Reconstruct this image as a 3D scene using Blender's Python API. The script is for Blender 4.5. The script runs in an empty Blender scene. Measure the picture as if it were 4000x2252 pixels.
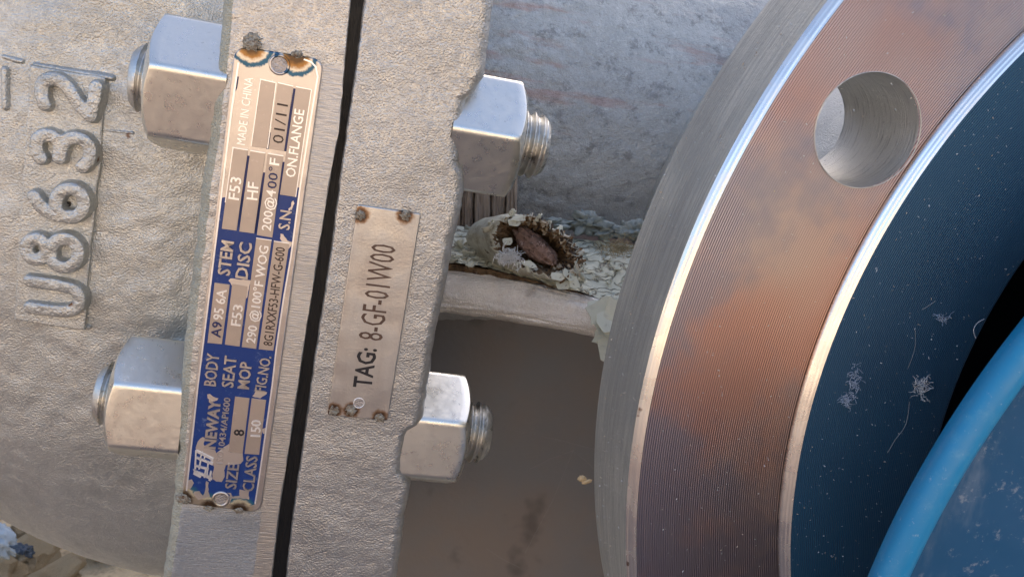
import bpy, bmesh, math, random
import numpy as np
from mathutils import Vector, Matrix, noise
R = math.radians
random.seed(5)
def mm(x): return getattr(x, "m", x)
SC = bpy.context.scene
COL = SC.collection

# ------------------------------------------------------------------ camera
F = 3356.0                                  # focal length in photo pixels (4000 x 2252)
cam = bpy.data.cameras.new('camera'); camo = bpy.data.objects.new('camera', cam)
COL.objects.link(camo); SC.camera = camo
cam.sensor_fit = 'HORIZONTAL'; cam.sensor_width = 36; cam.lens = F/4000*36
cam.clip_start = 0.01; cam.clip_end = 600
camo.rotation_euler = (R(90), 0, 0)
cam.dof.use_dof = True; cam.dof.focus_distance = 0.225; cam.dof.aperture_fstop = 64

# ------------------------------------------------------------------ daylight
SUN_EL, SUN_AZ = 46, 25                     # sun stands behind the valve; an added, unseen wall keeps it in the shade
w = bpy.data.worlds.new('World'); SC.world = w; w.use_nodes = True
nt = w.node_tree; bg = nt.nodes['Background']
sky = nt.nodes.new('ShaderNodeTexSky'); sky.sky_type = 'NISHITA'; sky.sun_disc = False
sky.sun_elevation = R(SUN_EL); sky.sun_rotation = R(SUN_AZ); sky.air_density = 0.7; sky.dust_density = 4.0; sky.ozone_density = 0.6
nt.links.new(sky.outputs[0], bg.inputs[0]); bg.inputs[1].default_value = 0.15
sl = bpy.data.lights.new('sun', 'SUN'); sl.energy = 5.0; sl.angle = R(0.5); sl.color = (1, .92, .83)
so = bpy.data.objects.new('sun', sl); COL.objects.link(so)
sd = Vector((math.sin(R(SUN_AZ))*math.cos(R(SUN_EL)), math.cos(R(SUN_AZ))*math.cos(R(SUN_EL)), math.sin(R(SUN_EL))))
so.rotation_euler = sd.to_track_quat('Z', 'Y').to_euler(); so.location = sd*3
SC.view_settings.view_transform = 'Standard'; SC.view_settings.look = 'None'
SC.view_settings.gamma = 1; SC.view_settings.exposure = 1.72

# ------------------------------------------------------------------ frames
NN = Vector((0.16126741, -0.95036569, -0.26607869)).normalized()   # axis of the machined flange = normal of the bonnet rims
CF = Vector((0.1940041, 0.20936771, -0.04083655))
_a = NN.cross(Vector((0, 0, 1))); _a = -_a if _a.x < 0 else _a; _a.normalize()
_b = NN.cross(_a); _b = -_b if _b.z < 0 else _b
RHO = R(8)
U = _a*math.cos(RHO) - _b*math.sin(RHO); V = _a*math.sin(RHO) + _b*math.cos(RHO)
O = Vector(((720-2000)/F*.226, .226, -(320-1126)/F*.226)) + NN*.017
MV = Matrix(((U.x, V.x, NN.x, O.x), (U.y, V.y, NN.y, O.y), (U.z, V.z, NN.z, O.z), (0, 0, 0, 1)))
UF = _a; VF = _b
MF = Matrix(((UF.x, VF.x, NN.x, CF.x), (UF.y, VF.y, NN.y, CF.y), (UF.z, VF.z, NN.z, CF.z), (0, 0, 0, 1)))
def ray(px, py): return Vector(((px-2000)/F, 1, -(py-1126)/F))
def W(px, py, y): return ray(px, py)*y
def L(px, py, n=0.0):                       # point of the valve's own plane n, in its (u, v, n) frame
    d = ray(px, py); P = d*(((O+NN*n).dot(NN))/d.dot(NN)) - O
    return Vector((P.dot(U), P.dot(V), n))
def LF(px, py, n=0.0):
    d = ray(px, py); P = d*(((CF+NN*n).dot(NN))/d.dot(NN)) - CF
    return Vector((P.dot(UF), P.dot(VF), n))
def fbm(p, s, o=4): return noise.fractal(Vector(p)*s, 1.0, 2.0, o)

# ------------------------------------------------------------------ objects
def link(o, parent=None):
    COL.objects.link(o)
    if parent is not None: o.parent = parent
    return o
def tag(o, label=None, cat=None, group=None, kind=None):
    if label: o['label'] = label
    if cat: o['category'] = cat
    if group: o['group'] = group
    if kind: o['kind'] = kind
    return o
def empty(name, M, label, cat, group=None):
    o = bpy.data.objects.new(name, None); o.empty_display_size = .01
    o.matrix_world = M; COL.objects.link(o); return tag(o, label, cat, group)
def obj(name, verts, faces, mat, parent=None, smooth=True, autosm=None):
    me = bpy.data.meshes.new(name)
    me.from_pydata([tuple(v) for v in verts], [], faces); me.update()
    if mat is not None: me.materials.append(mm(mat))
    if smooth:
        if autosm is None: me.shade_smooth()
        else:
            bm = bmesh.new(); bm.from_mesh(me)
            for f in bm.faces: f.smooth = True
            for e in bm.edges:
                if len(e.link_faces) == 2 and e.calc_face_angle(0) > R(autosm): e.smooth = False
            bm.to_mesh(me); bm.free()
    return link(bpy.data.objects.new(name, me), parent)
def fixn(o):
    bm = bmesh.new(); bm.from_mesh(o.data); bmesh.ops.recalc_face_normals(bm, faces=bm.faces); bm.to_mesh(o.data); bm.free(); return o
def gridf(nr, nc, wrap=False):
    f = []
    for i in range(nr-1):
        for j in range(nc if wrap else nc-1):
            k = (j+1) % nc
            f.append((i*nc+j, i*nc+k, (i+1)*nc+k, (i+1)*nc+j))
    return f
def prism(name, poly, n0, n1, mat, parent, bev=0, seg=2):
    """poly: list of (u,v) counter-clockwise or not; slab from n0 to n1."""
    bm = bmesh.new()
    vs = [bm.verts.new((p[0], p[1], n1)) for p in poly]
    f = bm.faces.new(vs); 
    r = bmesh.ops.extrude_face_region(bm, geom=[f])
    for g in r['geom']:
        if isinstance(g, bmesh.types.BMVert): g.co.z = n0
    bmesh.ops.recalc_face_normals(bm, faces=bm.faces)
    if bev:
        es = [e for e in bm.edges if abs(e.verts[0].co.z-n1) < 1e-9 and abs(e.verts[1].co.z-n1) < 1e-9]
        bmesh.ops.bevel(bm, geom=es, offset=bev, segments=seg, affect='EDGES', profile=.5, clamp_overlap=True)
    bmesh.ops.triangulate(bm, faces=[f for f in bm.faces if len(f.verts) > 4])
    me = bpy.data.meshes.new(name); bm.to_mesh(me); bm.free(); me.materials.append(mm(mat))
    return link(bpy.data.objects.new(name, me), parent)
def PX(pts, n=0.0): return [L(x, y, n)[:2] for x, y in pts]
def rounded(pts, r, seg=5):
    """round the corners of a convex quad given in (u,v)"""
    out = []; n = len(pts)
    for i in range(n):
        p0, p, p1 = (Vector(pts[(i-1) % n]), Vector(pts[i]), Vector(pts[(i+1) % n]))
        a = p + (p0-p).normalized()*r; b = p + (p1-p).normalized()*r
        for k in range(seg+1):
            t = k/seg; out.append(((1-t)**2*a + 2*t*(1-t)*p + t*t*b)[:])
    return out
def jag(pts, step, amp, seed=0):
    rnd = random.Random(seed); out = []; n = len(pts)
    for i in range(n):
        p, q = Vector(pts[i]), Vector(pts[(i+1) % n]); d = q-p; m = max(1, int(d.length/step)); nn = Vector((-d.y, d.x)).normalized()
        for k in range(m):
            out.append((p + d*(k/m) + nn*rnd.uniform(-amp, amp)*(0 if k == 0 else 1))[:])
    return out

# ------------------------------------------------------------------ materials
class M:
    def __init__(s, name, base, metal=0, rough=.5, spec=.5):
        s.m = bpy.data.materials.new(name); s.m.use_nodes = True; s.t = s.m.node_tree
        s.b = s.t.nodes['Principled BSDF']; s.b.inputs['Metallic'].default_value = metal
        s.b.inputs['Roughness'].default_value = rough; s.b.inputs['Specular IOR Level'].default_value = spec
        s.tc = s.t.nodes.new('ShaderNodeTexCoord').outputs['Object']
        s.b.inputs['Base Color'].default_value = (*base, 1)
        rgb = s.t.nodes.new('ShaderNodeRGB'); rgb.outputs[0].default_value = (*base, 1); s.col = rgb.outputs[0]
        s.nrm = None; s.ro = None; s.rough = rough
        s.t.links.new(s.col, s.b.inputs['Base Color'])
    def lk(s, a, b): s.t.links.new(a, b)
    def math(s, op, a, b=None, c=None):
        n = s.t.nodes.new('ShaderNodeMath'); n.operation = op
        for i, x in enumerate((a, b, c)):
            if x is None: continue
            if isinstance(x, (int, float)): n.inputs[i].default_value = x
            else: s.lk(x, n.inputs[i])
        return n.outputs[0]
    def scaled(s, sc, rot=None):
        n = s.t.nodes.new('ShaderNodeMapping'); s.lk(s.tc, n.inputs[0]); n.inputs['Scale'].default_value = sc
        if rot: n.inputs['Rotation'].default_value = rot
        return n.outputs[0]
    def noise(s, scale, detail=3, rough=.55, vec=None, dist=0):
        n = s.t.nodes.new('ShaderNodeTexNoise'); n.inputs['Scale'].default_value = scale
        n.inputs['Detail'].default_value = detail; n.inputs['Roughness'].default_value = rough; n.inputs['Distortion'].default_value = dist
        s.lk(vec or s.tc, n.inputs['Vector']); return n.outputs['Fac']
    def voro(s, scale, feat='F1', vec=None):
        n = s.t.nodes.new('ShaderNodeTexVoronoi'); n.inputs['Scale'].default_value = scale; n.feature = feat
        s.lk(vec or s.tc, n.inputs['Vector']); return n.outputs['Distance']
    def ramp(s, x, a, b, lo=0, hi=1):
        n = s.t.nodes.new('ShaderNodeMapRange'); n.interpolation_type = 'SMOOTHSTEP'
        s.lk(x, n.inputs[0]); n.inputs[1].default_value = a; n.inputs[2].default_value = b
        n.inputs[3].default_value = lo; n.inputs[4].default_value = hi; return n.outputs[0]
    def mix(s, fac, col, mode='MIX'):
        n = s.t.nodes.new('ShaderNodeMix'); n.data_type = 'RGBA'; n.blend_type = mode
        if isinstance(fac, (int, float)): n.inputs[0].default_value = fac
        else: s.lk(fac, n.inputs[0])
        s.lk(s.col, n.inputs[6])
        if isinstance(col, tuple): n.inputs[7].default_value = (*col, 1)
        else: s.lk(col, n.inputs[7])
        s.col = n.outputs[2]; s.lk(s.col, s.b.inputs['Base Color']); return s
    def bump(s, h, dist, strength=1):
        n = s.t.nodes.new('ShaderNodeBump'); n.inputs['Strength'].default_value = strength; n.inputs['Distance'].default_value = dist
        s.lk(h, n.inputs['Height'])
        if s.nrm is not None: s.lk(s.nrm, n.inputs['Normal'])
        s.nrm = n.outputs[0]; s.lk(s.nrm, s.b.inputs['Normal']); return s
    def roughness(s, x): s.lk(x, s.b.inputs['Roughness']); return s
    def metal(s, x): s.lk(x, s.b.inputs['Metallic']); return s
    def near(s, p, r0, r1):                  # 1 inside r0, 0 beyond r1 of point p (object space)
        n = s.t.nodes.new('ShaderNodeVectorMath'); n.operation = 'DISTANCE'; s.lk(s.tc, n.inputs[0]); n.inputs[1].default_value = p
        w_ = s.math('MULTIPLY_ADD', s.noise(900, 2), .0014, n.outputs['Value'])
        return s.ramp(s.math('SUBTRACT', w_, .0007), r0, r1, 1, 0)

def cast_mat(name, base, rough=.5, grain=1.0, metal=.8, dark=(.2, .19, .17)):
    m = M(name, base, metal, rough)
    m.mix(m.ramp(m.noise(45, 5, .6), .42, .68, 0, .5), tuple(c*.72 for c in base))
    m.mix(m.ramp(m.noise(1100, 3, .6), .5, .68, 0, .3), tuple(min(1, c*1.45) for c in base))
    m.mix(m.ramp(m.noise(260, 6, .75), .62, .74, 0, .4), dark)
    m.roughness(m.ramp(m.noise(420, 3), .3, .7, rough-.1, rough+.12))
    m.bump(m.noise(2000, 1, .5), .00029*grain, 1)
    m.bump(m.noise(55, 3, .5), .0007, .5)
    m.bump(m.noise(420, 3, .5), .00013*grain, .8)
    return m
CAST = cast_mat('cast_steel', (.52, .515, .475), .42)
# small rust spots on the body
def add_rust(m, spots):
    for (p, r) in spots:
        m.mix(m.near(p, r*.5, r*1.7), (.16, .06, .015))
RIM = cast_mat('rim_steel', (.48, .465, .435), .38, .8)
EDGE = cast_mat('rough_edge_steel', (.42, .41, .33), .6, 1.6, .5)
def brushed(name, base, rough, sc, dist, metal=1.0, spots=True):
    m = M(name, base, metal, rough)
    v = m.scaled(sc)
    m.mix(m.ramp(m.noise(1, 5, .7, v), .35, .7, 0, .45), tuple(c*.6 for c in base))
    if spots:
        m.mix(m.ramp(m.noise(60, 5, .65), .5, .75, 0, .45), tuple(c*.55 for c in base))
    m.roughness(m.ramp(m.noise(1, 4, .6, v), .3, .75, rough-.08, rough+.16))
    m.bump(m.noise(1, 5, .7, v), dist, 1)
    return m
GROUND_EDGE = brushed('ground_rim_steel', (.58, .55, .51), .36, (160, 2600, 300), .00018)
NUT = M('zinc_plated_nut', (.76, .73, .65), 1, .3)
NUT.mix(NUT.ramp(NUT.noise(160, 5, .7), .56, .76, 0, .3), (.46, .42, .36))
NUT.mix(NUT.ramp(NUT.noise(1400, 3, .6), .64, .74, 0, .45), (.3, .27, .22))
NUT.roughness(NUT.ramp(NUT.noise(350, 4), .3, .7, .26, .38)).bump(NUT.noise(500, 3), .00005, 1).bump(NUT.noise(60, 2), .00015, .6)
THREAD = M('thread_steel', (.60, .58, .53), 1, .32)
THREAD.mix(THREAD.ramp(THREAD.noise(240, 5, .7), .54, .7, 0, .85), (.10, .085, .065)).bump(THREAD.noise(1200, 3), .00012, 1)
THREAD.roughness(THREAD.ramp(THREAD.noise(300, 4), .3, .7, .25, .5))
BLACK = M('black_gasket', (.012, .012, .013), 0, .42); BLACK.bump(BLACK.noise(1, 4, .6, BLACK.scaled((2500, 80, 900))), .0003, 1)

# ------------------------------------------------------------------ the valve
valve = empty('gate_valve', MV, 'bolted grey cast steel gate valve with nameplates, hex nuts and raised casting number', 'valve')

# cast body on the left: flattened ellipsoid
RUST = [L(498, 530, -.035), L(382, 621, -.033), L(532, 1147, -.034), L(275, 1185, -.032)]
add_rust(CAST, [(RUST[0], .0008), (RUST[1], .0007), (RUST[2], .0008), (RUST[3], .0007)])
BC = L(1050, 705, -.08); BR = .166; BN0 = -.036; BP = 3.4; BD = .10
def body_n(u, v):
    r = math.hypot(u-BC.x, (v-BC.y))/BR
    if r >= 1: return BN0-BD
    n = BN0 - BD + BD*(1-r**BP)**(1/BP)
    return n
interp0 = lambda v: float(np.interp(v, BVS, BUS))
_bp = sorted([(L(x, y, 0).y, L(x, y, 0).x+.012) for x, y in [(872, -900), (872, -40), (815, 520), (765, 900), (715, 1330), (672, 1960), (632, 2252), (560, 2700)]])
BVS = [p[0] for p in _bp]; BUS = [p[1] for p in _bp]
rings = []; NR, NA = 260, 420
for i in range(NR):
    t = i/(NR-1); r = math.sin(t*math.pi/2)**.8 if i else 0
    for j in range(NA):
        a = j*2*math.pi/NA; u = BC.x+BR*r*math.cos(a); v = BC.y+BR*r*math.sin(a); n = body_n(u, v)
        n += .0012*fbm((u, v, 1), 28, 3)*(1-r**6) + .00035*fbm((u, v, 5), 160, 3)
        rings.append((min(u, interp0(v)), v, n))
o = obj('valve_body', rings, gridf(NR, NA, True), CAST, valve)
body = o
# -- raised casting pad, ridges and characters
def seg_dist(px, py, path):
    best = np.full(px.shape, 1e9)
    for (x0, y0), (x1, y1) in zip(path[:-1], path[1:]):
        dx, dy = x1-x0, y1-y0; l2 = dx*dx+dy*dy+1e-18
        t = np.clip(((px-x0)*dx+(py-y0)*dy)/l2, 0, 1)
        best = np.minimum(best, np.hypot(px-x0-t*dx, py-y0-t*dy))
    return best
def smooth_path(p, it=3, closed=False):
    p = [Vector(q) for q in p]
    for _ in range(it):
        q = [] if closed else [p[0]]
        rng = range(len(p)) if closed else range(len(p)-1)
        for i in rng:
            a, b = p[i], p[(i+1) % len(p)]; q += [a*.75+b*.25, a*.25+b*.75]
        if not closed: q.append(p[-1])
        p = q
    if closed: p.append(p[0])
    return [tuple(v) for v in p]
def circ(cx, cy, r, n=28, sy=1): return [(cx+r*math.cos(k*2*math.pi/n), cy+r*sy*math.sin(k*2*math.pi/n)) for k in range(n+1)]
def relief(name, paths, wid, hgt, mat, res=.00022, top=.82, label=None, seed=0):
    nb = BN0+.0004
    PP = [[L(x, y, nb+hgt)[:2] for x, y in p] for p in paths]
    xs = [q[0] for p in PP for q in p]; ys = [q[1] for p in PP for q in p]
    m = wid*1.5; x0, x1, y0, y1 = min(xs)-m, max(xs)+m, min(ys)-m, max(ys)+m
    nx, ny = int((x1-x0)/res), int((y1-y0)/res)
    gx, gy = np.meshgrid(np.linspace(x0, x1, nx), np.linspace(y0, y1, ny))
    d = np.full(gx.shape, 1e9)
    for p in PP: d = np.minimum(d, seg_dist(gx, gy, p))
    wob = np.array([[fbm((gx[i, j], gy[i, j], seed), 260, 3) for j in range(nx)] for i in range(ny)])
    wob2 = np.array([[fbm((gx[i, j], gy[i, j], seed+3), 900, 2) for j in range(nx)] for i in range(ny)])
    dd = d + wob*wid*.06
    t = np.clip((dd-wid*top)/(wid*(1.22-top)), 0, 1); h = 1-t*t*(3-2*t)
    h = h*(1-.10*np.clip(d/wid, 0, 1)**2)
    z = hgt*h*(1+.06*wob) + .00012*wob2*h
    verts = []; idx = -np.ones(gx.shape, int); faces = []
    keep = dd < wid*1.3
    for i in range(ny):
        for j in range(nx):
            if keep[i, j]:
                idx[i, j] = len(verts); verts.append((gx[i, j], gy[i, j], body_n(gx[i, j], gy[i, j]) - .0006 + float(z[i, j]) + .0006*float(h[i, j])))
    for i in range(ny-1):
        for j in range(nx-1):
            q = (idx[i, j], idx[i, j+1], idx[i+1, j+1], idx[i+1, j])
            if min(q) >= 0: faces.append(tuple(int(k) for k in q))
    o = obj(name, verts, faces, mat, body)
    if label: o['label'] = label
    return o
# the body is a child of the valve at the origin of its frame, so its children share the same coordinates
padpts = PX([(122, 252), (418, 303), (398, 640), (386, 711), (364, 921), (348, 1090), (335, 1285), (60, 1246), (70, 1053), (81, 869), (100, 600)], BN0)
pp = jag(padpts, .0025, .0002, 4)
prism('casting_pad', pp, BN0-.006, BN0+.0012, CAST, body, .0005, 2)
SW = 26*.0815e-3
relief('raised_character', [smooth_path([(104, 1106), (240, 1124), (292, 1140), (305, 1178), (290, 1212), (245, 1228), (102, 1212)])], SW, .0052, CAST, label='raised casting letter U', seed=11)
relief('raised_character', [circ(131, 980, 41), circ(242, 994, 57)], SW, .0056, CAST, label='raised casting digit 8', seed=12)
relief('raised_character', [circ(265, 797, 57), smooth_path([(122, 773), (150, 815), (200, 848), (268, 850)])], SW, .0056, CAST, label='raised casting digit 6', seed=13)
relief('raised_character', [smooth_path([(148, 622), (130, 590), (135, 540), (178, 526), (218, 546), (227, 585), (222, 620)]),
                            smooth_path([(222, 620), (230, 580), (250, 545), (300, 538), (338, 560), (348, 605), (338, 635), (315, 655)])], SW, .0052, CAST, label='raised casting digit 3', seed=14)
relief('raised_character', [smooth_path([(163, 410), (150, 375), (152, 325), (190, 305), (232, 318), (268, 360), (305, 418), (346, 455)], 2), [(346, 455), (360, 395), (368, 342)]], SW, .0052, CAST, label='raised casting digit 2', seed=15)
for k, (p, wd, h) in enumerate([([(124, 254), (430, 306)], .0011, .0011), ([(115, 459), (300, 498), (430, 512), (515, 522)], .0008, .0008), ([(93, 664), (260, 690)], .0007, .0006),
                   ([(78, 862), (250, 890), (362, 905)], .0008, .0008), ([(60, 1246), (200, 1264), (337, 1286)], .0009, .0013), ([(0, 222), (40, 235), (70, 240)], .0012, .0010),
                   ([(0, 275), (4, 420)], .0016, .0018)]):
    relief('casting_ridge', [p], wd, h, CAST, .0003, .2, seed=30+k)

DIRT = M('black_dirt', (.03, .025, .02), 0, .9)
for k, (x, y, r) in enumerate([(195, 372, 13), (186, 350, 9), (165, 572, 11), (172, 590, 8), (258, 560, 9), (262, 588, 7), (264, 790, 16), (252, 806, 10), (145, 978, 10), (243, 975, 10), (360, 815, 8)]):
    p = L(x, y, BN0); blob_later = globals().setdefault('DIRTS', []); blob_later.append((p, r*.08e-3))
# -- flange plates
def interp(poly, n=0.0):
    pts = sorted([(L(x, y, n).y, L(x, y, n).x) for x, y in poly])
    vs = [p[0] for p in pts]; us = [p[1] for p in pts]
    return lambda v: float(np.interp(v, vs, us))
def plate(name, left, right, lb, rb, mat, depth, amp, lrough, rrough, seed, v0=-.165, v1=.055):
    fl, fr = interp(left), interp(right); rows = int((v1-v0)/.0004); verts = []
    prof = []
    rowsv = np.linspace(v0, v1, rows)
    NC = 46; ncol = None
    for v in rowsv:
        ul = fl(v) + lrough*fbm((v, seed, 0), 220, 4); ur = fr(v) + rrough*fbm((v, seed, 7), 220, 4)
        row = [(ul+.0004, -depth), (ul, -depth*.5), (ul, -lb[1]*1.25)]
        for k in range(7):
            a = k/6*math.pi/2; row.append((ul + lb[0]*(1-math.cos(a)), -lb[1]*(1-math.sin(a))))
        for k in range(1, NC): row.append((ul+lb[0] + (ur-rb[0]-ul-lb[0])*k/NC, 0))
        for k in range(7):
            a = (1-k/6)*math.pi/2; row.append((ur - rb[0]*(1-math.cos(a)), -rb[1]*(1-math.sin(a))))
        row += [(ur, -rb[1]*1.25), (ur, -depth*.5), (ur-.0004, -depth)]
        ncol = len(row)
        for k, (u, n) in enumerate(row):
            edge = 1 if (3 <= k <= 9) else 0; edger = 1 if (ncol-10 <= k <= ncol-4) else 0
            d = amp*fbm((u, v, seed), 50, 3) + .00008*fbm((u, v, seed), 420, 2)
            d += (lrough*.9*edge + rrough*.9*edger)*fbm((u*2, v, seed+2), 330, 3)
            verts.append((u, v, n+d))
    return obj(name, verts, gridf(rows, ncol), mat, valve), fl, fr
# ground and cast zones of the left rim: the lower half and the strip by the gap are ground
RIM2 = cast_mat('half_ground_rim_steel', (.55, .52, .47), .42, .75)
v = RIM2.scaled((2600, 150, 400))
hor = RIM2.noise(1, 5, .75, RIM2.scaled((170, 3000, 300)))
sep = RIM2.t.nodes.new('ShaderNodeSeparateXYZ'); RIM2.lk(RIM2.tc, sep.inputs[0])
gv = RIM2.ramp(sep.outputs[1], -.118, -.108, 1, 0)
RIM2.mix(RIM2.math('MULTIPLY', gv, RIM2.ramp(hor, .4, .7, 0, .6)), (.36, .35, .36))
RIM2.bump(RIM2.math('MULTIPLY', hor, gv), .0006, 1)
leftP = [(872, -40), (862, 60), (852, 200), (835, 330), (815, 520), (800, 620), (785, 700), (765, 900), (745, 1060), (715, 1330), (700, 1500), (690, 1680), (672, 1960), (650, 2130), (632, 2252), (600, 2500)]
midL = [(1376, -40), (1370, 0), (1348, 233), (1325, 512), (1297, 652), (1242, 994), (1180, 1398), (1140, 1677), (1087, 2019), (1061, 2252), (1030, 2500)]
o, fl1, fr1 = plate('bonnet_flange', leftP, midL, (.0035, .0030), (.0004, .0004), RIM2, .07, .00025, .00035, .00008, 3)
midR = [(1426, -40), (1421, 0), (1393, 233), (1351, 512), (1332, 652), (1289, 994), (1227, 1398), (1190, 1677), (1141, 2019), (1115, 2252), (1085, 2500)]
rightP = [(1945, -60), (1932, 0), (1908, 200), (1898, 300), (1874, 330), (1850, 372), (1822, 392), (1806, 480), (1799, 560), (1799, 640), (1815, 675), (1818, 730), (1808, 808), (1778, 932), (1739, 1149), (1706, 1289), (1677, 1491), (1655, 1640), (1640, 1668), (1598, 1690), (1580, 1760), (1572, 1840), (1592, 1872), (1607, 1905), (1584, 2019), (1553, 2252), (1520, 2500)]
o.data.materials.append(mm(EDGE))
_nc = 64
for p in o.data.polygons:
    if (p.index % _nc) < 8: p.material_index = 1
o, fl2, fr2 = plate('body_flange', midR, rightP, (.0010, .0012), (.0030, .0032), RIM, .07, .00035, .0002, .00028, 8)
add_rust(RIM2, [(L(676, 1772, -.001), .0009), (L(1194, 968, 0), .0006), (L(1186, 998, 0), .0007)])
# ground strip beside the nameplate (grinding marks running across)
strip = [(1262, 250), (1345, 262), (1322, 520), (1290, 680), (1238, 1000), (1176, 1400), (1135, 1690), (1083, 2025), (1060, 2262), (985, 2262), (1020, 2000), (1085, 1420), (1138, 1105), (1192, 700)]
prism('ground_strip', jag(PX(strip), .003, .00025, 9), -.004, .00028, GROUND_EDGE, valve, 0)
# gasket in the gap
gp = PX([(1355, -60), (1440, -60), (1135, 2300), (1040, 2300)], -.008)
prism('gasket', gp, -.06, -.006, BLACK, valve, .0006)

# -- threaded studs and hex nuts
def hexr(a, rf, rr):                       # rounded hexagon, flat radius rf, corner radius rr
    a = (a + math.pi/6) % (math.pi/3) - math.pi/6         # 0 at a corner
    rc = rf/math.cos(math.pi/6)
    ca = a                                                # angle from corner
    flat = rf/math.cos(math.pi/6-abs(ca))
    d0 = rc - rr*2/math.sqrt(3)                            # centre of the corner arc
    # arc intersection
    s = d0*math.sin(ca); c = d0*math.cos(ca)
    if abs(s) < rr:
        arc = c+math.sqrt(rr*rr-s*s)
        th = math.atan2(arc*math.sin(abs(ca)), arc*math.cos(ca)-d0)
        if th <= math.pi/6+1e-6: return arc
    return flat
def nut(cx, cy, xend, alpha, side, rc=.01833, length=.020, sx_seed=0):
    """cx,cy: photo pixel of the nut axis at its outer end; side -1 left, +1 right"""
    n0 = -.017
    c = L(cx, cy, n0); P = MV @ c
    vd = -P.normalized(); phi = math.atan2(vd.dot(V), vd.dot(NN))
    rf = rc*math.cos(math.pi/6); NAA = 288; verts = []; rws = 0
    ue = L(xend, cy, n0+rc*.5).x
    rch = rf*.955
    for st in range(15):
        for k in range(NAA):
            th = k*2*math.pi/NAA
            r = hexr(th-(phi+R(alpha)), rf, .0020)
            dr = max(0, r-rch); cham = dr*.60
            if st == 0: x, rr = length, r*1
            elif st <= 9:
                x, rr = length*(1-(st)/9) + (cham+.0007)*(st/9), r
                if st == 9: x = cham+.0007
            elif st == 10: x, rr = cham+.00022, r-.0002
            elif st == 11: x, rr = cham, r-.0007
            elif st == 12: x, rr = 0.0, min(r-.0009, rch-.0006)
            elif st == 13: x, rr = 0, .0108
            else: x, rr = .0012, .0096
            verts.append((ue - side*x, c.y + rr*math.sin(th), n0 + rr*math.cos(th)))
        rws += 1
    o = obj('hex_nut', verts, gridf(rws, NAA, True), NUT, valve, autosm=28); fixn(o)
    return ue, c
def stud(ue, c, side, out, R0=.0094, pitch=.0024):
    n0 = -.017; res = .00013; lo = -.012; n = int((out-lo)/res); NS = 72; verts = []
    for i in range(n+1):
        x = lo+(out-lo)*i/n
        for k in range(NS):
            th = k*2*math.pi/NS
            ph = (x/pitch - side*th/(2*math.pi)) % 1; tri = abs(ph*2-1)
            d = .00125*min(1, max(0, tri*1.25-.12))
            r = R0-d; e = out-x
            if e < .0022: r = min(r, R0-.0016*(1-e/.0022)**1.3 - .0003)
            verts.append((ue+side*x, c.y+r*math.sin(th), n0+r*math.cos(th)))
    base = len(verts)
    for s_, rr in enumerate((.0072, .004, .0005)):
        for k in range(NS):
            th = k*2*math.pi/NS; verts.append((ue+side*(out+.0002*(s_+1)), c.y+rr*math.sin(th), n0+rr*math.cos(th)))
    o = obj('threaded_stud', verts, gridf(n+4, NS, True), THREAD, valve, autosm=40); fixn(o)
NUTS = [(600, 316, 575, 72, -1, .0050, .0183), (450, 1540, 432, 69, -1, .0050, .0183),
        (2020, 556, 2035, 63, 1, .0085, .0183), (1800, 1680, 1826, 66, 1, .0080, .0183)]
for (cx, cy, xe, al, sd_, out, rc) in NUTS:
    ue, c = nut(cx, cy, xe, al, sd_, rc)
    stud(ue, c, sd_, out)

# -- text on plates ------------------------------------------------------------
def text_mesh(s, bold=0.0, res=2):
    cu = bpy.data.curves.new('t', 'FONT'); cu.body = s; cu.size = 1; cu.resolution_u = res; cu.offset = bold
    ob = bpy.data.objects.new('t', cu); COL.objects.link(ob)
    dg = bpy.context.evaluated_depsgraph_get(); me = bpy.data.meshes.new_from_object(ob.evaluated_get(dg))
    bpy.data.objects.remove(ob); bpy.data.curves.remove(cu)
    return me
def text(name, s, p0, p1, cap, n, h, mat, parent, bold=0.0, chipn=None):
    """p0 -> p1 photo pixels of the baseline, cap letter height in photo pixels"""
    me = text_mesh(s, bold)
    vs = [v.co.copy() for v in me.vertices]; fs = [tuple(p.vertices) for p in me.polygons]
    bpy.data.meshes.remove(me)
    x0 = min(v.x for v in vs); x1 = max(v.x for v in vs)
    caph = .729 if not s.islower() else .54
    ys = [v.y for v in vs]; caph = max(ys) if max(ys) > .5 else .729
    A = L(*p0, n); B = L(*p1, n); ax = (B-A); up = Vector((-ax.y, ax.x, 0)).normalized()
    q = L(p0[0]-cap*.987, p0[1]-cap*.155, n); capl = (q-A).length
    out = []
    for v in vs: out.append(A + ax*((v.x-x0)/(x1-x0)) + up*(v.y/caph*capl))
    bm = bmesh.new(); bv = [bm.verts.new((p.x, p.y, n+h)) for p in out]
    for f in fs:
        try: bm.faces.new([bv[i] for i in f])
        except ValueError: pass
    r = bmesh.ops.extrude_face_region(bm, geom=bm.faces[:])
    for g in r['geom']:
        if isinstance(g, bmesh.types.BMVert): g.co.z = n-.0002
    bmesh.ops.recalc_face_normals(bm, faces=bm.faces)
    me = bpy.data.meshes.new(name); bm.to_mesh(me); bm.free(); me.materials.append(mm(mat))
    o = link(bpy.data.objects.new(name, me), parent); o['label'] = ''
    del o['label']; return o

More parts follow.
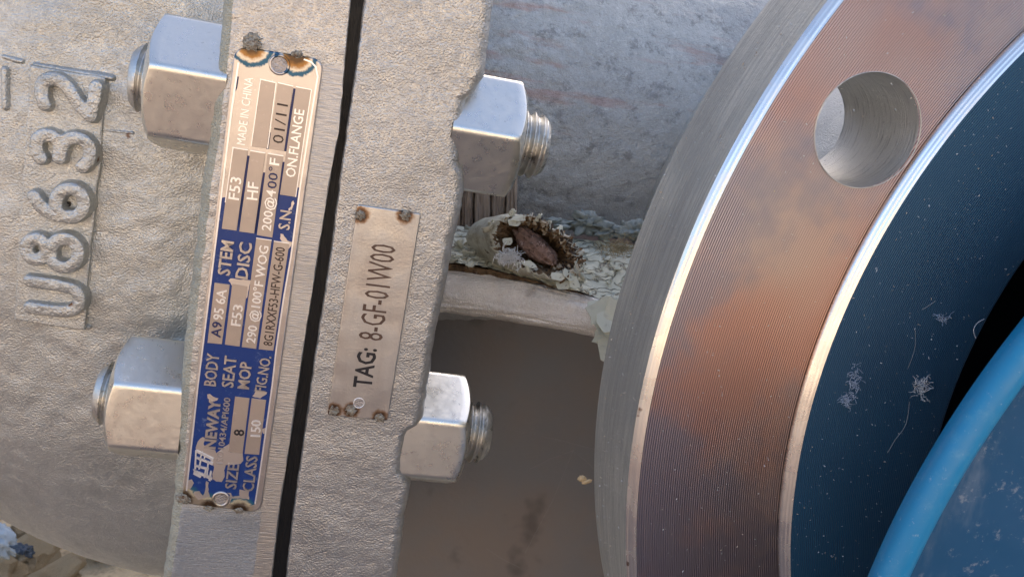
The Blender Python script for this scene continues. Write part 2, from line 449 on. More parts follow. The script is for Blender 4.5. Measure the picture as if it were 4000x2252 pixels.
PLATE = M('nameplate_steel', (.57, .52, .48), 1, .34)
PLATE.mix(PLATE.ramp(PLATE.noise(90, 4, .6), .45, .7, 0, .4), (.50, .45, .42))
PLATE.mix(PLATE.ramp(PLATE.noise(1500, 2, .6), .66, .74, 0, .6), (.8, .76, .7))
PLATE.bump(PLATE.noise(70, 2), .0008, .5).bump(PLATE.noise(1300, 2), .00004, 1)
WELDS = [(984, 176, 34), (1158, 214, 22), (718, 1946, 34), (816, 1982, 22), (935, 1990, 24)]
for (x, y, r) in WELDS:
    p = L(x, y, .0011)
    if y < 500:
        PLATE.mix(PLATE.near(p, .0050, .0055), (.04, .10, .17))
        PLATE.mix(PLATE.near(p, .0038, .0045), (.58, .52, .44))
        PLATE.mix(PLATE.near(p, .0028, .0038), (.30, .16, .06))
    else:
        PLATE.mix(PLATE.near(p, .0034, .0042), (.55, .48, .36))
    PLATE.mix(PLATE.near(p, .0016, .0030), (.10, .065, .04))
FIELD = M('nameplate_field', (.50, .42, .355), .9, .45); FIELD.bump(FIELD.noise(1200, 2), .00005, 1)
FIELD.mix(FIELD.ramp(FIELD.noise(900, 2, .6), .64, .74, 0, .5), (.6, .52, .46)).mix(FIELD.ramp(FIELD.noise(90, 3), .4, .7, 0, .35), (.36, .31, .27))
RIDGE = M('polished_letter_metal', (.92, .90, .87), .85, .35)
BLUE = M('blue_enamel', (.004, .035, .17), 0, .30, .5)
BLUE.mix(BLUE.ramp(BLUE.noise(120, 5, .7), .55, .75, 0, .5), (.02, .07, .24))
BLUE.mix(BLUE.ramp(BLUE.noise(420, 6, .8), .56, .68, 0, .5), (.22, .27, .36))
for (x, y, r) in WELDS:
    p = L(x, y, .0011)
    BLUE.mix(BLUE.near(p, .0038, .0052), (.02, .10, .14)); BLUE.mix(BLUE.near(p, .0030, .0038), (.45, .36, .22)); BLUE.mix(BLUE.near(p, .0018, .003), (.07, .045, .03))
DARKB = M('dark_blue_ink', (.006, .014, .09), 0, .4)
INK = M('dark_brown_ink', (.045, .025, .018), 0, .5)
INK2 = M('black_ink', (.012, .011, .014), 0, .4)
INK3 = M('faded_brown_ink', (.10, .058, .040), .3, .5); INK3.mix(INK3.ramp(INK3.noise(300, 3), .5, .7, 0, .5), (.2, .13, .09))

TH = .0011
npc = [(918, 178), (1265, 232), (1018, 2003), (708, 1965)]
pl = prism('nameplate', rounded(PX(npc, TH), .0034, 6), -.0003, TH, PLATE, valve, .0004, 3)
pl['label'] = 'blue and silver enamelled steel nameplate with stamped rows'
# raised frame lip inside the border
def ribbon(name, pts, wid, n, h, mat, parent):
    P = [Vector(L(x, y, n)[:2]) for x, y in pts]
    lft, rgt = [], []
    for i, p in enumerate(P):
        a = P[max(0, i-1)]; b = P[min(len(P)-1, i+1)]; d = (b-a).normalized(); nrm_ = Vector((-d.y, d.x))
        lft.append((p+nrm_*wid/2)[:]); rgt.append((p-nrm_*wid/2)[:])
    return prism(name, lft+rgt[::-1], n-.0002, n+h, mat, parent, 0)
ribbon('embossed_line', [(932, 245), (905, 430), (864, 772), (812, 1196), (774, 1500), (729, 1914)], .0004, TH, .00022, RIDGE, pl)
ribbon('embossed_line', [(1241, 300), (1205, 520), (1172, 734), (1137, 1000), (1108, 1165), (1079, 1364), (1064, 1500), (1018, 1827), (997, 1965)], .0004, TH, .00022, RIDGE, pl)
ribbon('embossed_line', [(1187, 232), (1215, 242), (1234, 262), (1241, 300)], .0004, TH, .00022, RIDGE, pl)
n1 = TH+.00010
bigblue = [(866, 772), (1170, 732), (1135, 1000), (1108, 1165), (1078, 1364), (1062, 1500), (1036, 1699), (1016, 1827), (995, 1968), (960, 1978), (880, 1962), (800, 1950), (735, 1930), (731, 1914), (776, 1500), (814, 1196)]
prism('blue_enamel', PX(bigblue, n1), TH-.0002, n1, BLUE, pl)
strips = [[(962, 607), (976, 609), (935, 890), (920, 890)], [(1028, 673), (1040, 675), (1002, 912), (988, 905)], [(1103, 632), (1116, 633), (1086, 800), (1072, 800)],
          [(1048, 516), (1058, 518), (1049, 583), (1039, 582)], [(1146, 345), (1156, 347), (1120, 592), (1107, 590)], [(922, 298), (933, 300), (926, 345), (917, 362)]]
for k, q in enumerate(strips): prism('enamel_stripe', PX(q, n1), TH-.0002, n1, DARKB, pl)
n2 = TH+.00022
fields = {'a1': [(1015, 309), (1076, 323), (1042, 580), (980, 572)], 'a2': [(1086, 323), (1145, 337), (1110, 591), (1050, 582)],
 'a3': [(1156, 339), (1215, 350), (1153, 769), (1093, 760)], 'b1': [(908, 576), (969, 586), (924, 901), (866, 893)],
 'b2': [(978, 588), (1037, 598), (993, 912), (934, 904)], 'b3': [(1046, 599), (1107, 609), (1064, 928), (1003, 918)],
 'c3': [(1001, 929), (1061, 938), (1001, 1362), (944, 1355)], 'd4': [(1070, 941), (1130, 950), (1068, 1369), (1010, 1363)],
 'c1': [(838, 1103), (898, 1111), (867, 1344), (810, 1338)], 'c2': [(907, 1108), (967, 1118), (936, 1353), (878, 1345)],
 'e1': [(918, 1547), (975, 1554), (948, 1769), (892, 1763)], 'e2': [(983, 1554), (1040, 1561), (1012, 1775), (955, 1771)]}
for k, q in fields.items():
    prism('data_field', PX(q, n2), TH-.0002, n2, FIELD, pl, .00005, 1)
    if k in ('a1', 'a2', 'a3', 'b1', 'b2', 'b3', 'c3', 'd4'):
        ribbon('field_edge', [q[0], q[1]], .00025, n2, .00015, RIDGE, pl)
for q in ([(1018, 309), (981, 572)], [(1079, 323), (1045, 580)], [(1217, 350), (1185, 560), (1155, 769)], [(911, 576), (880, 790)]):
    ribbon('field_edge', q, .00022, n2, .00012, RIDGE, pl)
n3 = TH+.00017
def z7(l): return [(650+.4139*x, 1500+.4138*y) for x, y in l]
def z6(l): return [(700+.4139*x, 1000+.4138*y) for x, y in l]
def z5(l): return [(750+.4139*x, 600+.4138*y) for x, y in l]
chips = [z7([(345, 495), (370, 510), (350, 560), (370, 600), (460, 620), (470, 650), (530, 600), (590, 560), (600, 640), (720, 650), (725, 720), (700, 750), (650, 755), (560, 760), (545, 810), (550, 870), (520, 920), (470, 915), (430, 890), (450, 780), (400, 690), (330, 660), (285, 630), (275, 600), (295, 540), (320, 510)]),
 z7([(200, 910), (240, 895), (260, 930), (230, 980), (195, 985), (190, 940)]),
 z7([(375, 910), (400, 925), (395, 1010), (410, 1055), (300, 1090), (255, 1030), (265, 1010), (310, 1005), (345, 1050), (365, 1000)]),
 z7([(690, 990), (780, 1010), (780, 1085), (700, 1070), (620, 1075), (590, 1130), (600, 1040), (570, 1020), (610, 1025), (625, 1060), (690, 1050)]),
 z7([(385, 95), (410, 90), (440, 115), (490, 130), (480, 150), (430, 160), (390, 130)]),
 z7([(905, 420), (935, 410), (930, 465), (912, 465)]),
 z6([(485, 210), (680, 230), (660, 290), (640, 395), (625, 395), (640, 300), (495, 275), (465, 230)]),
 z6([(690, 1320), (730, 1265), (830, 1280), (825, 1300), (765, 1340)]),
 z5([(835, 755), (860, 760), (900, 820), (945, 835), (935, 870), (905, 905), (880, 870), (850, 830), (830, 800)]),
 z5([(955, 442), (967, 470), (950, 510), (915, 545), (910, 520), (935, 500), (938, 460)])]
CHIP = M('bare_plate_chip', (.66, .60, .55), 1, .36); CHIP.bump(CHIP.noise(1300, 2), .00004, 1)
for k, q in enumerate(chips): prism('enamel_chip', jag(PX(q, n3), .0006, .00012, k), TH-.0002, n3, CHIP, pl)
# logo: interlocked slanted strokes
n4 = TH+.00042
for q in ([(252, 848), (262, 800), (330, 870), (318, 882)], [(262, 830), (250, 800), (425, 870), (430, 905)], [(262, 800), (272, 620), (285, 622), (280, 800)], [(268, 775), (270, 757), (400, 790), (398, 812)],
          [(280, 700), (285, 680), (440, 740), (436, 765)], [(280, 640), (290, 622), (445, 700), (440, 722)], [(330, 640), (345, 635), (320, 720), (305, 715)], [(300, 800), (316, 802), (330, 720), (315, 716)],
          [(350, 880), (364, 800), (378, 802), (366, 882)], [(372, 880), (388, 720), (402, 722), (388, 884)], [(396, 905), (412, 815), (430, 818), (415, 915)], [(350, 700), (362, 660), (376, 664), (362, 706)]):
    prism('logo_stroke', PX(z7(q), n4), TH-.0002, n4, RIDGE, pl)
bt = .00040
rows = [('MADE IN CHINA', (957, 567), (990, 305), 33, TH, .00035, RIDGE, .0),
 ('01/11', (1106, 563), (1125, 410), 43, n2, .00006, INK, .0), ('ON.FLANGE', (1152, 694), (1189, 431), 38, n2, .00025, RIDGE, .010),
 ('F53', (933, 782), (944, 695), 42, n2, .0003, RIDGE, .010), ('HF', (1005, 782), (1011, 714), 42, n2, .0003, RIDGE, .010),
 ('200@4', (1057, 902), (1078, 745), 38, n2, .0003, RIDGE, .010), ('00°', (1079, 738), (1089, 655), 38, n2, .0003, DARKB, .0), ('F', (1090, 647), (1093, 621), 38, n2, .0003, RIDGE, .010),
 ('STEM', (897, 1076), (914, 943), 48, n1, .0004, PLATE, .022), ('DISC', (966, 1090), (985, 950), 48, n1, .0004, PLATE, .018), ('S.N.', (1130, 898), (1141, 812), 44, n1, .0004, PLATE, .012),
 ('A9', (861, 1318), (868, 1258), 38, n2, .0003, DARKB, .004), ('95 6A', (869, 1250), (886, 1132), 38, n2, .0003, RIDGE, .010),
 ('F53', (939, 1273), (950, 1192), 38, n2, .0003, RIDGE, .010), ('290 @100°F WOG', (996, 1340), (1050, 962), 37, n2, .0003, RIDGE, .010),
 ('8G1RXXF53-HFW-G-600', (1063, 1351), (1114, 968), 36, n2, .00006, INK, .010),
 ('BODY', (843, 1506), (857, 1381), 47, n1, .0004, PLATE, .014), ('SEAT', (911, 1512), (925, 1391), 46, n1, .0004, PLATE, .014), ('MOP', (972, 1518), (984, 1414), 45, n1, .0004, PLATE, .018),
 ('FIG.NO.', (1036, 1530), (1060, 1391), 42, n1, .0004, PLATE, .012), ('NEWAY', (840, 1751), (862, 1560), 44, n1, .0004, PLATE, .035),
 ('ISO10434/API600', (869, 1811), (901, 1552), 25, n1, .0003, PLATE, .01), ('8', (952, 1702), (954, 1677), 40, n2, .00006, INK2, .02), ('150', (1016, 1704), (1020, 1640), 38, n2, .0003, RIDGE, .010),
 ('SIZE', (922, 1907), (935, 1812), 44, n1, .0004, PLATE, .014), ('CLASS', (990, 1917), (1007, 1780), 44, n1, .0004, PLATE, .014)]
for (s, p0, p1, cap, n, h, m_, b) in rows:
    o = text('stamped_text', s, p0, p1, cap, n, h, m_, pl, b); o['label'] = 'stamped marking ' + s
def disc_ring(name, c, r0, r1, n, h, mat, parent, seg=28):
    vs = []; 
    prof = [(r0, n-.0002), (r0, n+h*.8), ((r0+r1)/2, n+h), (r1, n+h*.6), (r1, n-.0002)]
    for (r, z) in prof:
        for k in range(seg): a = k*2*math.pi/seg; vs.append((c.x+r*math.cos(a), c.y+r*math.sin(a), z))
    return fixn(obj(name, vs, gridf(len(prof), seg, True), mat, parent))
def disc(name, c, r, n, mat, parent, seg=28):
    return prism(name, [(c.x+r*math.cos(k*2*math.pi/seg), c.y+r*math.sin(k*2*math.pi/seg)) for k in range(seg)], n-.0003, n, mat, parent)
HOLE = cast_mat('hole_bottom', (.42, .38, .35), .5)
for (x, y, r, ro) in ((1092, 253, 28, 38), (863, 1947, 24, 36)):
    c = L(x, y, TH); disc('rivet_hole', c, r*.068e-3, TH+.00012, HOLE, pl); disc_ring('hole_rim', c, r*.068e-3, ro*.068e-3, TH, .0004, PLATE, pl)
# weld beads
WELD = M('burnt_weld', (.26, .21, .15), .5, .5)
WELD.mix(WELD.ramp(WELD.noise(700, 4, .7), .42, .62, 0, .9), (.45, .42, .34)).mix(WELD.ramp(WELD.noise(500, 4, .7), .58, .7), (.12, .05, .015)).bump(WELD.noise(1200, 4, .7), .0006, 1)
def blob(name, c, rx, ry, rz, mat, parent, amp=.3, freq=500, seg=22, seed=0, rot=0):
    bm = bmesh.new(); bmesh.ops.create_icosphere(bm, subdivisions=4, radius=1)
    for v_ in bm.verts:
        p = v_.co.copy(); k = 1+amp*fbm((p.x+seed, p.y, p.z), 2.2, 4); x, y = p.x*rx*k, p.y*ry*k
        v_.co = Vector((c[0]+x*math.cos(rot)-y*math.sin(rot), c[1]+x*math.sin(rot)+y*math.cos(rot), c[2]+p.z*rz*k))
    for f in bm.faces: f.smooth = True
    me = bpy.data.meshes.new(name); bm.to_mesh(me); bm.free(); me.materials.append(mm(mat))
    return link(bpy.data.objects.new(name, me), parent)
for k, (p, r) in enumerate(DIRTS): blob('dirt_crumb', (p.x, p.y, body_n(p.x, p.y)+.0010), r, r*1.2, r*.7, DIRT, body, .9, seed=k*4)
for i, (x, y, r) in enumerate(WELDS):
    c = L(x, y, TH-.0002); rr = r*.068e-3
    blob('weld_bead', c, rr*.85, rr*.6, .0006, WELD, pl, .4, seed=i*3)
blob('weld_bead', L(985, 152, .0001), .0018, .0014, .0005, WELD, pl, .6, seed=41)

# -- tag plate
TAG = M('tag_steel', (.54, .52, .49), 1, .36)
TAG.mix(TAG.ramp(TAG.noise(1, 4, .7, TAG.scaled((300, 60, 100))), .4, .7, 0, .35), (.42, .39, .37)).mix(TAG.ramp(TAG.noise(800, 5, .8), .64, .72, 0, .7), (.82, .74, .62))
TAG.roughness(TAG.ramp(TAG.noise(120, 4), .3, .7, .28, .46)).bump(TAG.noise(60, 2), .0008, .5).bump(TAG.noise(1500, 2), .00004, 1)
TW = [(1408, 840, 24), (1582, 842, 26), (1303, 1603, 24), (1372, 1601, 27), (1483, 1630, 24)]
tn = .0011
for (x, y, r) in TW:
    p = L(x, y, tn); TAG.mix(TAG.near(p, .0018, .0029), (.30, .20, .13)); TAG.mix(TAG.near(p, .0013, .0023), (.10, .06, .04))
tp = prism('tag_plate', rounded(PX([(1396, 798), (1645, 835), (1515, 1642), (1279, 1621)], tn), .0007, 3), -.0003, tn, TAG, valve, .0003, 2)
tp['label'] = 'plain steel tag with etched valve number'
text('etched_text', 'TAG:', (1449, 1516), (1471, 1362), 72, tn, .00005, INK2, tp, .02)['label'] = 'etched marking TAG:'
text('etched_text', '8-GF-01W00', (1492, 1332), (1547, 962), 94, tn, .00005, INK3, tp, .002)['label'] = 'etched marking 8-GF-01W00'
c = L(1402, 1573, tn); disc('tag_hole', c, .0014, tn+.00004, HOLE, tp); disc_ring('hole_rim', c, .0013, .0016, tn, .0001, RIDGE, tp)
for i, (x, y, r) in enumerate(TW): blob('weld_bead', L(x, y, tn-.0001), r*.05e-3, r*.05e-3, .0005, WELD, tp, .6, seed=60+i)

# ------------------------------------------------------------------ machined pipe flange
fl = empty('pipe_flange', MF, 'large machined steel pipe flange with a drilled bolt hole and navy raised face', 'flange')
def lathe(prof, seg, closed=False):
    vs = []
    for (r, z) in prof:
        for k in range(seg): a = k*2*math.pi/seg; vs.append((r*math.cos(a), r*math.sin(a), z))
    n = len(prof); f = gridf(n, seg, True)
    if closed:
        for k in range(seg): f.append(((n-1)*seg+k, (n-1)*seg+(k+1) % seg, (k+1) % seg, k))
    return vs, f
def groove(m, freq, dist, amp=1):
    s_ = m.t.nodes.new('ShaderNodeSeparateXYZ'); m.lk(m.tc, s_.inputs[0])
    r2 = m.math('ADD', m.math('MULTIPLY', s_.outputs[0], s_.outputs[0]), m.math('MULTIPLY', s_.outputs[1], s_.outputs[1]))
    r = m.math('SQRT', r2); a = m.math('ARCTAN2', s_.outputs[1], s_.outputs[0])
    wv = m.math('SINE', m.math('MULTIPLY', r, freq*2*math.pi))
    m.bump(wv, dist, amp)
    cb = m.t.nodes.new('ShaderNodeCombineXYZ'); m.lk(m.math('MULTIPLY', r, 2600.0), cb.inputs[0]); m.lk(m.math('MULTIPLY', a, 6.0), cb.inputs[1])
    return r, a, cb.outputs[0], wv
FACE = M('turned_face_steel', (.50, .40, .365), 1, .30)
r_, a_, pv, wv = groove(FACE, 1/.00050, .00005)
FACE.mix(FACE.ramp(FACE.noise(1, 3, .5, pv), .3, .7, 0, .15), (.50, .42, .38))
FACE.mix(FACE.ramp(FACE.noise(14, 3, .5), .40, .62, 0, .8), (.50, .27, .215))  # reddish patches: warm reflections painted into the base colour
FACE.mix(FACE.ramp(FACE.noise(17, 5, .7, FACE.scaled((1, 1, 1), (1, 2, 0))), .44, .60, 0, .85), (.31, .29, .33))  # violet-grey patches: darker reflections painted in the same way
FACE.mix(FACE.ramp(wv, -.2, 1, 0, .22), (.2, .15, .14))
FACE.mix(FACE.ramp(FACE.noise(700, 5, .8), .66, .74, 0, .6), (.75, .68, .62))
FACE.roughness(FACE.ramp(FACE.noise(1, 4, .6, pv), .3, .7, .28, .37))
NAVY = M('navy_coated_face', (.017, .078, .142), .15, .42)
r_, a_, pv, wv = groove(NAVY, 1/.00046, .00004)
NAVY.mix(NAVY.ramp(wv, 0, 1, 0, .15), (.008, .035, .07)).mix(NAVY.ramp(NAVY.noise(30, 4), .4, .7, 0, .5), (.013, .058, .11))
NAVY.mix(NAVY.ramp(NAVY.noise(950, 2, .5), .74, .78, 0, .8), (.35, .42, .5))
NAVY.mix(NAVY.ramp(NAVY.noise(600, 6, .85), .62, .78, 0, .45), (.25, .3, .36))
BRIGHT = M('bright_machined_edge', (.86, .82, .76), 1, .22)
r_, a_, pv, wv = groove(BRIGHT, 1/.0007, .00002)
BRIGHT.mix(BRIGHT.ramp(BRIGHT.noise(1, 3, .6, pv), .35, .7, 0, .4), (.6, .56, .5)).roughness(BRIGHT.ramp(BRIGHT.noise(150, 3), .3, .7, .18, .34))
add_rust(BRIGHT, [(LF(2490, 1600, -.001), .0006), (LF(2485, 1625, -.001), .0005), (LF(2449, 2200, -.001), .0005)])
OUTER = M('flange_rim_steel', (.50, .49, .43), .7, .46)
OUTER.mix(OUTER.ramp(OUTER.noise(1, 5, .7, OUTER.scaled((45, 45, 2200))), .42, .62, 0, .7), (.24, .24, .22))
OUTER.mix(OUTER.ramp(OUTER.noise(420, 5, .85), .60, .70, 0, .8), (.62, .60, .54))
OUTER.mix(OUTER.ramp(OUTER.noise(35, 4), .4, .65, 0, .6), (.27, .27, .25)).mix(OUTER.ramp(OUTER.noise(900, 4, .7), .60, .72, 0, .6), (.5, .49, .45)).bump(OUTER.noise(1, 4, .7, OUTER.scaled((60, 60, 2600))), .0003, 1).bump(OUTER.noise(900, 4), .0003, .6)
BORE = M('drilled_bore_steel', (.62, .61, .57), .85, .36)
BORE.mix(BORE.ramp(BORE.noise(1, 4, .7, BORE.scaled((120, 120, 2200))), .52, .72, 0, .6), (.10, .095, .09)).bump(BORE.noise(1, 4, .7, BORE.scaled((80, 80, 2500))), .0004, 1)
BORE.mix(BORE.ramp(BORE.noise(500, 4, .7), .68, .74, 0, .8), (.06, .05, .04))
T = .0286
prof = [(.1016, -.0016), (.1705-.0008, -.0) if False else (.1696, -.0), (.1702, -.0003), (.1712, -.0013), (.1715, -.0017), (.1715, -T), (.1016, -T)]
vs, fs = lathe(prof, 384, True)
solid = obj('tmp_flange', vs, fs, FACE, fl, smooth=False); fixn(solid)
HA = LF(3387, 508); ha = math.atan2(HA.y, HA.x)
cut = bmesh.new()
for k in range(8):
    a = ha+k*math.pi/4
    r = bmesh.ops.create_cone(cut, cap_ends=True, segments=96, radius1=.0112, radius2=.0112, depth=.06)
    bmesh.ops.translate(cut, verts=r['verts'], vec=(.1492*math.cos(a), .1492*math.sin(a), -.014))
cm = bpy.data.meshes.new('cut'); cut.to_mesh(cm); cut.free()
co = link(bpy.data.objects.new('cut', cm), fl)
bo = solid.modifiers.new('b', 'BOOLEAN'); bo.object = co; bo.operation = 'DIFFERENCE'; bo.solver = 'EXACT'
bpy.context.view_layer.update()
dg = bpy.context.evaluated_depsgraph_get(); sm = bpy.data.meshes.new_from_object(solid.evaluated_get(dg))
bpy.data.objects.remove(solid); bpy.data.objects.remove(co)
groups = {'flange_rim': [], 'chamfer_edge': [], 'bolt_face': [], 'bolt_hole': []}
for p in sm.polygons:
    c = p.center; n = p.normal; r = math.hypot(c.x, c.y)
    inh = any(math.hypot(c.x-.1492*math.cos(ha+k*math.pi/4), c.y-.1492*math.sin(ha+k*math.pi/4)) < .01125 for k in range(8)) and abs(n.z) < .1
    if inh: g = 'bolt_hole'
    elif r > .1693 and n.z > -.5 and c.z > -.0018: g = 'chamfer_edge'
    elif n.z > .5: g = 'bolt_face'
    else: g = 'flange_rim'
    groups[g].append(tuple(p.vertices))
svs = [v_.co.copy() for v_ in sm.vertices]
hol = groups.pop('bolt_hole')
for f in hol:
    cx = sum(svs[i].x for i in f)/len(f); cy = sum(svs[i].y for i in f)/len(f)
    groups.setdefault('bolt_hole%d' % round(((math.atan2(cy, cx)-ha)/(math.pi/4)) % 8 % 8), []).append(f)
for g, fsx in groups.items():
    g = g.rstrip('012345678')
    used = {}; out = []; ff = []
    for f in fsx:
        q = []
        for i in f:
            if i not in used: used[i] = len(out); out.append(svs[i])
            q.append(used[i])
        ff.append(q)
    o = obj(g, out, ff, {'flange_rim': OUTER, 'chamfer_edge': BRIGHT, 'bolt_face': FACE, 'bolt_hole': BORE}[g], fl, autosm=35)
bpy.data.meshes.remove(sm)
# thin burr ring round the drilled hole
c = Vector((.1492*math.cos(ha), .1492*math.sin(ha), 0))
disc_ring('hole_burr', c, .01118, .01132, 0, .00006, BORE, fl, 96)
vs, fs = lathe([(.1371, -.0004), (.1371, .0001), (.1368, .0005), (.1352, .0014), (.1349, .0016)], 384); fixn(obj('raised_face_edge', vs, fs, BRIGHT, fl))
vs, fs = lathe([(.1349, .0016), (.125, .0016), (.112, .0016), (.1040, .0016), (.1030, .0014), (.1018, .0002), (.1016, -.0018)], 384); fixn(obj('raised_face', vs, fs, NAVY, fl, autosm=30))
vs, fs = lathe([(.135, -T), (.1325, -T-.003), (.126, -T-.010), (.121, -T-.03), (.118, -T-.06), (.1175, -.20)], 256); fixn(obj('pipe_neck', vs, fs, cast_mat('neck_steel', (.66, .65, .60), .45, .8, .7), fl))
DARKBORE = M('dark_bore', (.02, .019, .018), .3, .7)
vs, fs = lathe([(.1016, -.0018), (.1010, -.03), (.1010, -.12), (.001, -.12)], 192); fixn(obj('pipe_bore', vs, fs, DARKBORE, fl))

# ------------------------------------------------------------------ blue plastic cap
CAPM = M('blue_plastic', (.006, .20, .38), 0, .33, .5)
CAPM.bump(CAPM.noise(120, 3), .0003, .5)
CAPM.mix(CAPM.ramp(CAPM.noise(90, 6, .8), .50, .70, 0, .4), (.12, .33, .45)).mix(CAPM.ramp(CAPM.noise(900, 4, .8), .62, .70, 0, .5), (.45, .52, .55)).roughness(CAPM.ramp(CAPM.noise(70, 5, .7), .3, .7, .28, .55))
CAPD = M('dusty_blue_plastic', (.007, .070, .15), 0, .5, .4)
CAPD.mix(CAPD.ramp(CAPD.noise(55, 5, .7, CAPD.scaled((1, .35, 1), (0, 0, .6))), .52, .75, 0, .6), (.22, .26, .30)).mix(CAPD.ramp(CAPD.noise(300, 5, .8), .56, .68, 0, .5), (.34, .35, .35))
CAPD.bump(CAPD.noise(40, 3), .003, .5)
OFF = .035; cc = (.0193, -.0405); RC = .1600
MC = MF @ Matrix.Translation((cc[0], cc[1], OFF))
cap = empty('flange_cover_cap', MC, 'bright blue plastic cover cap with a rounded lip and dusty recessed disc', 'cap')
prof = [(RC-.003, -.006), (RC-.0014, -.004), (RC-.0003, -.0015), (RC, 0), (RC-.0004, .0010), (RC-.0014, .0019), (RC-.0028, .0023), (RC-.0042, .0019), (RC-.0054, .0008), (RC-.0063, -.0010), (RC-.0070, -.0034)]
vs, fs = lathe(prof, 320); fixn(obj('cap_lip', vs, fs, CAPM, cap))
vs, fs = lathe([(RC-.0070, -.0034), (RC-.0085, -.0046), (RC-.013, -.0052), (RC-.03, -.0045), (RC-.06, -.002), (RC-.1, .001), (.001, .003)], 320); o = fixn(obj('cap_disc', vs, fs, CAPD, cap))

# ------------------------------------------------------------------ behind: large grey barrel
BARM = cast_mat('weathered_grey_steel', (.46, .455, .42), .52, 1.0, .45, (.14, .13, .12))
BARM.mix(BARM.ramp(BARM.noise(120, 6, .8), .50, .64, 0, .7), (.20, .195, .18))
BARM.mix(BARM.ramp(BARM.noise(300, 5, .8), .58, .68, 0, .5), (.66, .66, .62))
BARM.bump(BARM.noise(350, 4, .7), .0008, 1)
BARM.mix(BARM.ramp(BARM.noise(1, 4, .6, BARM.scaled((16, 110, 110))), .54, .66, 0, .6), (.46, .28, .22))
BARM.mix(BARM.ramp(BARM.noise(14, 5, .65), .45, .7, 0, .6), (.34, .34, .33))
def Lw(px, py, y): return MV.inverted() @ W(px, py, y)
cb0 = Lw(2000, 640, .335); RB = .125
vs = []; NU, NAb = 300, 220
for i in range(NU):
    u = cb0.x-.10+.36*i/(NU-1)
    for j in range(NAb):
        a = R(-75)+R(150)*j/(NAb-1)
        p = (u*1.0, RB*math.sin(a), 0)
        r = RB + .0008*fbm((u, RB*a, 2), 18, 3) + .0003*fbm((u, RB*a, 4), 150, 3)
        # coarse rippled casting skin near the flange
        r += .0008*fbm((u*.6, RB*a, 9), 260, 3)*max(0, 1-max(0, (u-cb0.x-.005))/.035)
        vs.append((u, cb0.y + r*math.sin(a), cb0.z - RB + r*math.cos(a)))
# close it with a back so that it has depth
nb = len(vs)
fs = gridf(NU, NAb)
fs.append(tuple(range(0, NAb))); fs.append(tuple((NU-1)*NAb+k for k in range(NAb))[::-1])
fs.append(tuple([0] + [i*NAb for i in range(1, NU)] + [(NU-1-i)*NAb+NAb-1 for i in range(NU)]))
barrel = empty('steel_barrel', MV, 'large weathered blue grey steel barrel behind the upper right nut', 'pipe')
obj('barrel_wall', vs, fs, BARM, barrel)

# dark plate in the shade below the bar
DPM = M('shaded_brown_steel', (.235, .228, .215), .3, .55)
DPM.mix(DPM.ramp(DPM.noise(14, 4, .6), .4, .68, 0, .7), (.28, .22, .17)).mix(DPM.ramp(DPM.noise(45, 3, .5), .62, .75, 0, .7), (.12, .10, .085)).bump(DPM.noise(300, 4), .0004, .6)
def slab_world(name, corners, thick, mat, label, cat, nu=60, nv=40, amp=.001, fr=20, parent=None):
    A, B, C_, D_ = corners; c0 = (A+B+C_+D_)/4; nrm = (B-A).cross(D_-A).normalized()
    if nrm.y > 0: nrm = -nrm
    vs = []
    for i in range(nv):
        for j in range(nu):
            s_, t_ = j/(nu-1), i/(nv-1)
            p = A.lerp(B, s_).lerp(D_.lerp(C_, s_), t_)
            vs.append(p-c0+nrm*amp*fbm(p, fr, 4))
    fs = gridf(nv, nu); k0 = len(vs)
    vs += [A-c0-nrm*thick, B-c0-nrm*thick, C_-c0-nrm*thick, D_-c0-nrm*thick]
    fs.append((k0, k0+3, k0+2, k0+1))
    top = list(range(nu)); bot = [(nv-1)*nu+j for j in range(nu)]; lf = [i*nu for i in range(nv)]; rt = [i*nu+nu-1 for i in range(nv)]
    fs.append(tuple(top[::-1]+[k0, k0+1])); fs.append(tuple(bot+[k0+2, k0+3])); fs.append(tuple(lf+[k0+3, k0])); fs.append(tuple(rt[::-1]+[k0+1, k0+2]))
    o = obj(name, vs, fs, mat, parent, autosm=45); o.location = c0
    if label: tag(o, label, cat)
    return o
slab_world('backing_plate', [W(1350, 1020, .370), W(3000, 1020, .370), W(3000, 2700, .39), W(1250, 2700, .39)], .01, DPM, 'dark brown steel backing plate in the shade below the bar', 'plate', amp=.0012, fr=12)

# cast bar between flange and machined flange
BARC = cast_mat('bar_cast_steel', (.80, .74, .66), .42, 1.8, .25)
BARC.mix(BARC.ramp(BARC.noise(70, 5, .7), .52, .7, 0, .7), (.20, .13, .085))
path = [(1600, 1110, .300, 8.6), (1740, 1128, .300, 8.6), (1900, 1145, .299, 8.4), (2050, 1170, .298, 8.2), (2220, 1208, .297, 7.6), (2400, 1245, .296, 6.8), (2560, 1280, .295, 6.5), (2750, 1330, .294, 6.5)]
vs = []; NSb = 260; NK = 72; c0 = W(2050, 1170, .298)
for i in range(NSb):
    t_ = i/(NSb-1)*(len(path)-1); k = min(int(t_), len(path)-2); f_ = t_-k
    p = [path[k][q]*(1-f_)+path[k+1][q]*f_ for q in range(4)]; c = W(*p[:3]); hh = p[3]*1e-3*.93
    for j in range(NK):
        a = j*2*math.pi/NK; ca, sa = math.cos(a), math.sin(a)
        x = math.copysign(abs(ca)**.62, ca); y = math.copysign(abs(sa)**.62, sa)
        d = Vector((0, -x*.011, y*hh)); d += d.normalized()*(.0010*fbm((c.x, a, 3), 30, 3) + .0012*fbm((c.x*120, x*3, y*3), 1, 3)*.4)
        vs.append(c+d-c0)
bar = obj('cast_bar', vs, gridf(NSb, NK, True)+[tuple(range(NK)), tuple((NSb-1)*NK+k for k in range(NK))[::-1]], BARC, None); bar.location = c0; fixn(bar)
tag(bar, 'rounded silver brown cast bar running right from the tagged flange', 'bar')

